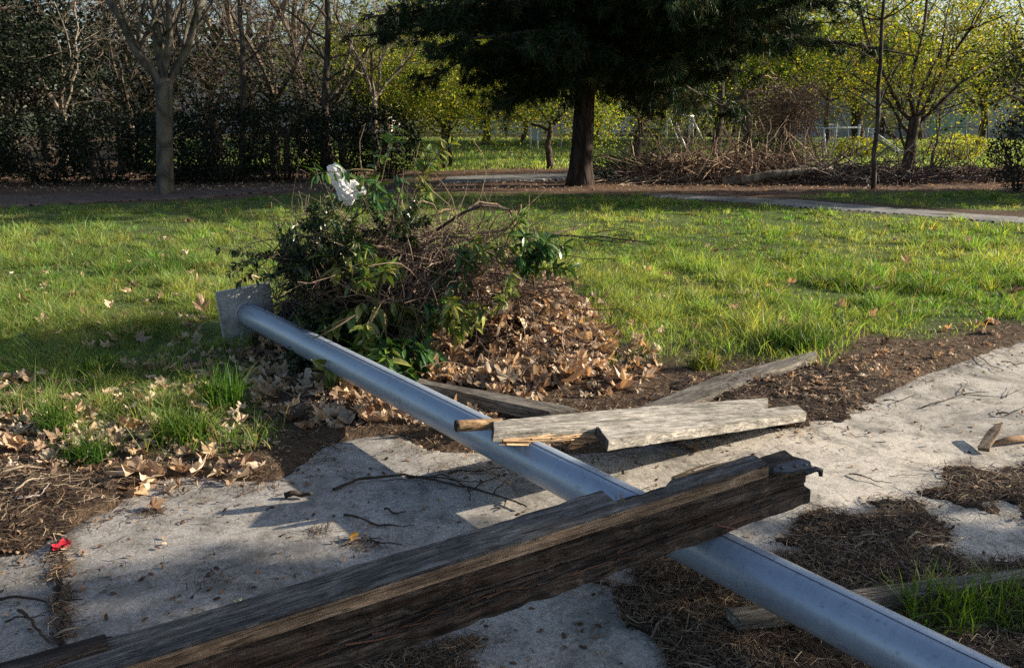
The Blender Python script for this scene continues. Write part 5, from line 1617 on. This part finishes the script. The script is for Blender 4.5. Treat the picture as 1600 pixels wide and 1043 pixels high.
PAL_BR = [(0.32, 0.22, 0.155), (0.2, 0.135, 0.105), (0.45, 0.34, 0.24), (0.1, 0.07, 0.055)]
heap(1085, 284, 1.9, .9, .62, 700, "wide heap of reddish cut branches near the pine", 1, PAL_BR)
heap(1195, 281, 1.9, .8, .65, 650, "heap of pale cut branches at the foot of the vine covered trunk", 2, PAL_BR)
heap(1010, 268, 1.3, .7, .45, 300, "dark low heap of branches behind the bush by the pine", 3, [(0.1, 0.07, 0.055), (0.06, 0.05, 0.04)])
heap(1325, 287, 2.0, .7, .42, 420, "dark flat heap of branches at the slender dark trunk", 4, [(0.11, 0.085, 0.075), (0.2, 0.17, 0.15), (0.06, 0.05, 0.045)])
heap(1480, 284, 2.4, .6, .3, 420, "low dark heap of branches under the wide forked tree", 5, [(0.11, 0.075, 0.065), (0.07, 0.055, 0.05), (0.17, 0.12, 0.1)])
heap(330, 283, 1.6, .6, .35, 250, "low grey heap of twigs under the hedge beside the pale trunk", 6, [(0.09, 0.075, 0.06), (0.06, 0.05, 0.045)])
m = MB()
q = np.array([D(1128, 284, 20.0), D(1165, 281, 20.0), D(1205, 272, 19.9), D(1245, 269, 20.0), D(1300, 264, 20.3)])
m.tube(q, [.12, .11, .09, .09, .06], 10)
tag(m.build("log", M_palebark, None, True), "long pale tan log lying across the brush heaps", "log")
# pale stones edging the bed
M_stone = mat_plain("pale_stone", (0.46, 0.45, 0.44), 0.85, 0.2, 0.3, 10.0)
rr = np.random.default_rng(5)
sm = []
for k in range(4):
    bm = bmesh.new(); bmesh.ops.create_icosphere(bm, subdivisions=2, radius=1.0)
    for v in bm.verts:
        v.co *= 1 + .22 * (float(noise2(v.co.x * 1.7 + k * 5, v.co.y * 1.7 + v.co.z, k)) - .5) * 2
        v.co.z *= .6
    me = bpy.data.meshes.new("stone"); bm.to_mesh(me); bm.free(); me.materials.append(M_stone); sm.append(me)
for k in range(18):
    px = 1400 + k * 9 + rr.uniform(-3, 3); g = G(px, 279 + rr.uniform(-1.5, 1.5))
    o = link("stone", sm[k % 4]); s = rr.uniform(.06, .12)
    o.location = (g[0], g[1], .04); o.scale = (s * 1.3, s, s); o.rotation_euler = (0, 0, rr.uniform(0, 6))
    tag(o, "pale fist sized stone in the row edging the bed under the forked tree", "stone", "row of pale edging stones")

# ------------------------------------------------------------------ playground, sign, buildings beyond
M_galv = mat_plain("pale_metal", (0.68, 0.7, 0.72), 0.45, 0.4, 0.15, 20.0, 0.3)
M_white = mat_plain("white_paint", (0.72, 0.72, 0.7), 0.6, 0.3, 0.12)
b = G(1060, 246)
e = empty("swing_frame", (b[0], b[1], 0), "pale metal swing frame with slanted legs on the far lawn", "swing")
Yb = b[1]
def w_(px, py, dy=0): return D(px, py, Yb + dy) - np.array([b[0], b[1], 0])
for nm, a_, c_ in (("leg", w_(1040, 246), w_(1042, 178)), ("leg", w_(1062, 226, 2), w_(1044, 182)), ("leg", w_(1071, 232, -1), w_(1054, 188)), ("leg", w_(1076, 226), w_(1078, 180)), ("leg", w_(1097, 217), w_(1082, 186)), ("leg", w_(1082, 224, 1), w_(1082, 180)), ("top_bar", w_(1040, 180), w_(1084, 182))):
    m = MB(); m.tube([a_, c_], .05, 8); m.build(nm, M_galv, e, True)
for px in (1052, 1068):
    m = MB(); m.tube([w_(px - 2, 182), w_(px - 3, 218)], .015, 5); m.tube([w_(px + 3, 182), w_(px + 3, 218)], .015, 5)
    c = w_(px, 219)
    m.add(np.array([(-.22, -.09, 0), (.22, -.09, 0), (.22, .09, 0), (-.22, .09, 0), (-.22, -.09, .03), (.22, -.09, .03), (.22, .09, .03), (-.22, .09, .03)]) + c, [(0, 3, 2, 1), (4, 5, 6, 7), (0, 1, 5, 4), (1, 2, 6, 5), (2, 3, 7, 6), (3, 0, 4, 7)])
    m.build("seat", M_iron, e)
# slide with a person sitting at its top
b = G(1385, 246); Yb = b[1]
e = empty("slide", (b[0], b[1], 0), "grey metal playground slide behind the slender dark trunk", "slide")
def strip(a, c, w, th):
    a, c = np.array(a), np.array(c); s = np.array([0, w / 2, 0]); t = np.array([0, 0, th])
    v = [a - s, a + s, c + s, c - s]; v = v + [p + t for p in v]
    return v, [(3, 2, 1, 0), (4, 5, 6, 7), (0, 1, 5, 4), (1, 2, 6, 5), (2, 3, 7, 6), (3, 0, 4, 7)]
m = MB(); top_, mid_, end_ = w_(1366, 214), w_(1402, 240), w_(1416, 241)
for a_, c_ in ((top_, mid_), (mid_, end_)):
    m.add(*strip(a_, c_, .5, .03))
m.build("chute", M_galv, e)
for s in (-.27, .27):
    m = MB(); o_ = np.array([0, s, .12])
    m.tube([w_(1356, 206) + o_, top_ + o_, mid_ + o_, end_ + o_], .03, 6); m.build("side_rail", M_galv, e, True)
for s in (-.25, .25):
    m = MB(); m.tube([w_(1358, 246) + [0, s, 0], w_(1360, 200) + [0, s, 0]], .035, 6); m.build("leg", M_galv, e, True)
for k in range(4):
    m = MB(); z = .3 + k * .3; x0 = w_(1358, 246)[0]
    m.tube([(x0, -.25, z), (x0, .25, z)], .022, 5); m.build("rung", M_galv, e, True)
# person
M_coat = mat_plain("black_coat", (0.014, 0.014, 0.018), 0.8, 0.2, 0.4, 15.0)
M_skin = mat_plain("skin", (0.45, 0.27, 0.2), 0.6, 0.3, 0.1)
M_hair = mat_plain("hair", (0.24, 0.19, 0.2), 0.7, 0.3, 0.3)
seat = np.array(D(1372, 214, Yb)) + np.array([0, 0, .1])
e = empty("person", tuple(seat), "person in a black jacket sitting at the top of the far slide", "person")
J = {0: (0, 0, .12, .15, .13), 1: (.02, 0, .38, .16, .12), 2: (.10, 0, .62, .17, .12), 3: (.14, 0, .70, .06, .06), 4: (.18, 0, .76, .055, .055), 5: (.20, 0, .86, .088, .095), 6: (.205, 0, .95, .07, .08),
     7: (.10, .19, .60, .065, .065), 8: (.12, .24, .36, .05, .05), 9: (.33, .2, .26, .04, .04), 10: (.10, -.19, .60, .065, .065), 11: (.12, -.24, .36, .05, .05), 12: (.33, -.2, .26, .04, .04),
     13: (.03, .1, .10, .1, .1), 14: (.42, .12, .12, .075, .075), 15: (.72, .12, -.18, .055, .055), 16: (.84, .12, -.20, .04, .035), 17: (.03, -.1, .10, .1, .1), 18: (.42, -.12, .12, .075, .075), 19: (.72, -.12, -.18, .055, .055), 20: (.84, -.12, -.20, .04, .035)}
E_ = [(0, 1), (1, 2), (2, 3), (3, 4), (4, 5), (5, 6), (2, 7), (7, 8), (8, 9), (2, 10), (10, 11), (11, 12), (0, 13), (13, 14), (14, 15), (15, 16), (0, 17), (17, 18), (18, 19), (19, 20)]
me = bpy.data.meshes.new("body")
me.from_pydata([J[i][:3] for i in range(21)], E_, [])
ob_ = link("body", me, e)
me.materials.append(M_skin)
sk = ob_.modifiers.new("skin", 'SKIN')
for i, v in enumerate(me.skin_vertices[0].data):
    v.radius = J[i][3:5]
    v.use_root = (i == 0)
ss = ob_.modifiers.new("sub", 'SUBSURF'); ss.levels = 1; ss.render_levels = 1
me2 = bpy.data.meshes.new("jacket")
jk = [0, 1, 2, 3, 7, 8, 9, 10, 11, 12]
ix = {k: i for i, k in enumerate(jk)}
me2.from_pydata([J[i][:3] for i in jk], [(ix[a], ix[c]) for a, c in E_ if a in ix and c in ix], [])
o2 = link("jacket", me2, e); me2.materials.append(M_coat)
o2.modifiers.new("skin", 'SKIN')
for i, v in enumerate(me2.skin_vertices[0].data):
    v.radius = (J[jk[i]][3] * 1.18 + .012, J[jk[i]][4] * 1.18 + .012); v.use_root = (i == 0)
s2 = o2.modifiers.new("sub", 'SUBSURF'); s2.levels = 1; s2.render_levels = 1
me3 = bpy.data.meshes.new("trousers")
tk = [0, 13, 14, 15, 17, 18, 19]; ix = {k: i for i, k in enumerate(tk)}
me3.from_pydata([J[i][:3] for i in tk], [(ix[a], ix[c]) for a, c in E_ if a in ix and c in ix], [])
o3 = link("trousers", me3, e); me3.materials.append(M_coat)
o3.modifiers.new("skin", 'SKIN')
for i, v in enumerate(me3.skin_vertices[0].data):
    v.radius = (J[tk[i]][3] * 1.12 + .01, J[tk[i]][4] * 1.12 + .01); v.use_root = (i == 0)
s3 = o3.modifiers.new("sub", 'SUBSURF'); s3.levels = 1; s3.render_levels = 1
bm = bmesh.new(); bmesh.ops.create_uvsphere(bm, u_segments=14, v_segments=9, radius=.105)
for v in bm.verts:
    v.co = Vector((v.co.x * 1.0 - .012, v.co.y * .95, v.co.z * 1.0 + .02))
bmesh.ops.delete(bm, geom=[v for v in bm.verts if v.co.x > .045 and v.co.z < .06], context='VERTS')
ho = bm_obj("hair", bm, M_hair, e, Matrix.Translation((.195, 0, .89)))
for p in ho.data.polygons: p.use_smooth = True
# sign panel on two posts
b = G(838, 238); Yb = b[1]
e = empty("sign_board", (b[0], b[1], 0), "pale grey green blank panel on posts near the yellow trees", "sign")
for px, t_, py in ((829, 190, 237), (840, 205, 239)):
    m = MB(); m.tube([w_(px, py), w_(px, t_)], .045, 8); m.build("post", M_white, e, True)
m = MB(); m.add(*strip(w_(839, 211) + [-.25, 0, -.25], w_(839, 211) + [.25, 0, -.25], .06, .62)); m.build("panel", mat_plain("grey_green", (0.36, 0.42, 0.36), .6), e)
# pole and bench
b = G(876, 234); Yb = b[1]
m = MB(); m.tube([(b[0], b[1], -.05), (b[0], b[1], 4.2)], .06, 8); tag(m.build("lamp_column", M_galv, None, True), "thin pale column beside the pine far across the lawn", "post")
b = G(1010, 228); Yb = b[1]
e = empty("bench", (b[0], b[1], 0.15), "small dark park bench beyond the swings", "bench")
for nm, z, y, d_ in (("seat", .45, 0, .4), ("backrest", .62, .2, .05)):
    m = MB(); m.add(*strip((-.8, y, z), (.8, y, z), d_, .05 if nm == "seat" else .3)); m.build(nm, W_grey, e)
for s in (-.65, .65):
    m = MB(); m.add(*strip((s - .04, 0, 0), (s + .04, 0, 0), .4, .45)); m.build("leg", M_iron, e)
# bar fence
b = G(1250, 236); Yb = b[1]
e = empty("bar_fence", (b[0], b[1], 0), "low pale upright bar fence behind the vine covered trunk", "fence")
m = MB()
for k in range(34):
    x_ = -1.6 + k * .1
    m.tube([(x_, 0, .5), (x_, 0, 1.35)], .016, 4)
m.build("bars", M_white, e)
for z in (.5, 1.35):
    m = MB(); m.tube([(-1.7, 0, z), (1.8, 0, z)], .03, 6); m.build("rail", M_white, e, True)
for x_ in (-1.7, .05, 1.8):
    m = MB(); m.tube([(x_, 0, -.05), (x_, 0, 1.45)], .045, 6); m.build("post", M_white, e, True)
# climbing bars
b = G(1330, 244); Yb = b[1]
e = empty("climbing_frame", (b[0], b[1], 0), "pale timber climbing frame with a cross bar left of the slide".replace(" left of", " beside"), "climbing frame")
for nm, a_, c_ in (("post", w_(1290, 244), w_(1287, 200)), ("post", w_(1340, 242), w_(1343, 194)), ("cross_bar", w_(1270, 201), w_(1345, 199))):
    m = MB(); m.tube([a_, c_], .05, 6); m.build(nm, M_white, e, True)

def building(name, x0, x1, y, h, d, wallc, label, rows, cols, seed, roofc=(0.25, 0.2, 0.18)):
    e = empty(name, ((x0 + x1) / 2, y, 0.3), label, "building")
    W = x1 - x0
    m = MB(); m.add(*strip((-W / 2, d / 2, -.5), (W / 2, d / 2, -.5), d, h + .5)); m.build("wall", mat_plain(name + "_wall", wallc, .85, .2, .12, 1.5), e)
    m = MB(); m.add(*strip((-W / 2 - .3, d / 2, h + .01), (W / 2 + .3, d / 2, h + .01), d + .6, .3)); m.build("roof", mat_plain(name + "_roof", roofc, .8), e)
    fm, gm = mat_plain(name + "_frame", (0.6, 0.6, 0.58), .6), mat_plain(name + "_glass", (0.03, 0.04, 0.05), .12, .6)
    for r in range(rows):
        for c in range(cols):
            cx = -W / 2 + (c + .5) * W / cols; cz = 1.2 + r * 3
            m = MB(); m.add(*strip((cx - .65, -.02, cz), (cx + .65, -.02, cz), .08, 1.4)); f_ = m.build("window", fm, e)
            m = MB(); m.add(*strip((cx - .55, -.065, cz + .1), (cx + .55, -.065, cz + .1), .02, 1.2)); m.build("pane", gm, f_)
    return e
building("apartment_block", -46, -14, 92, 9, 12, (0.55, 0.52, 0.48), "pale apartment block glimpsed through the bare trees", 4, 9, 1)
building("apartment_block", -5, 16, 84, 9, 10, (0.62, 0.6, 0.58), "white low block glimpsed under the yellow leaves by the sign", 3, 6, 2)
building("school_building", 24, 60, 62, 5.2, 10, (0.30, 0.36, 0.42), "blue grey building behind the yellow shrub", 1, 9, 3)
# painted wall in front of the blue grey building
e = empty("painted_wall", (34, 56, .2), "low wall with blue, teal and red painted panels behind the yellow shrub", "wall")
for k, c in enumerate([(0.3, 0.33, 0.36), (0.22, 0.27, 0.42), (0.24, 0.36, 0.38), (0.36, 0.38, 0.4), (0.12, 0.12, 0.15), (0.4, 0.47, 0.56), (0.42, 0.16, 0.16), (0.3, 0.31, 0.33)]):
    m = MB(); m.add(*strip((-11 + k * 2.6, 0, -.3), (-8.42 + k * 2.6, 0, -.3), .2, 2.1)); m.build("panel", mat_plain("paint_%d" % k, c, .7, .2, .25, 2.0), e)
# far wood behind everything
rr = np.random.default_rng(9)
m = MB()
tp = [[], []]
for k in range(2600):
    x_ = rr.uniform(-80, 78); y_ = rr.uniform(64, 76) if x_ < 20 else rr.uniform(76, 92)
    lf = x_ < -6 + rr.normal(0, 3)
    hmax = 15 if lf else (8 if x_ < 12 else 4.5)
    tp[0 if lf else 1].append((np.array([x_, y_, rr.uniform(.4, hmax)]), None))
leafcloud(m, tp[0], 16, .8, .36, [(0.045, 0.045, 0.03), (0.075, 0.06, 0.045), (0.10, 0.08, 0.06), (0.03, 0.04, 0.022), (0.06, 0.07, 0.03)], rr)
leafcloud(m, tp[1], 16, .8, .36, [(0.05, 0.07, 0.025), (0.09, 0.10, 0.03), (0.11, 0.085, 0.055), (0.03, 0.045, 0.02), (0.14, 0.14, 0.04)], rr)
tag(m.build("far_wood", M_leaf), "mixed mass of far trees closing the view", "wood", kind="stuff")
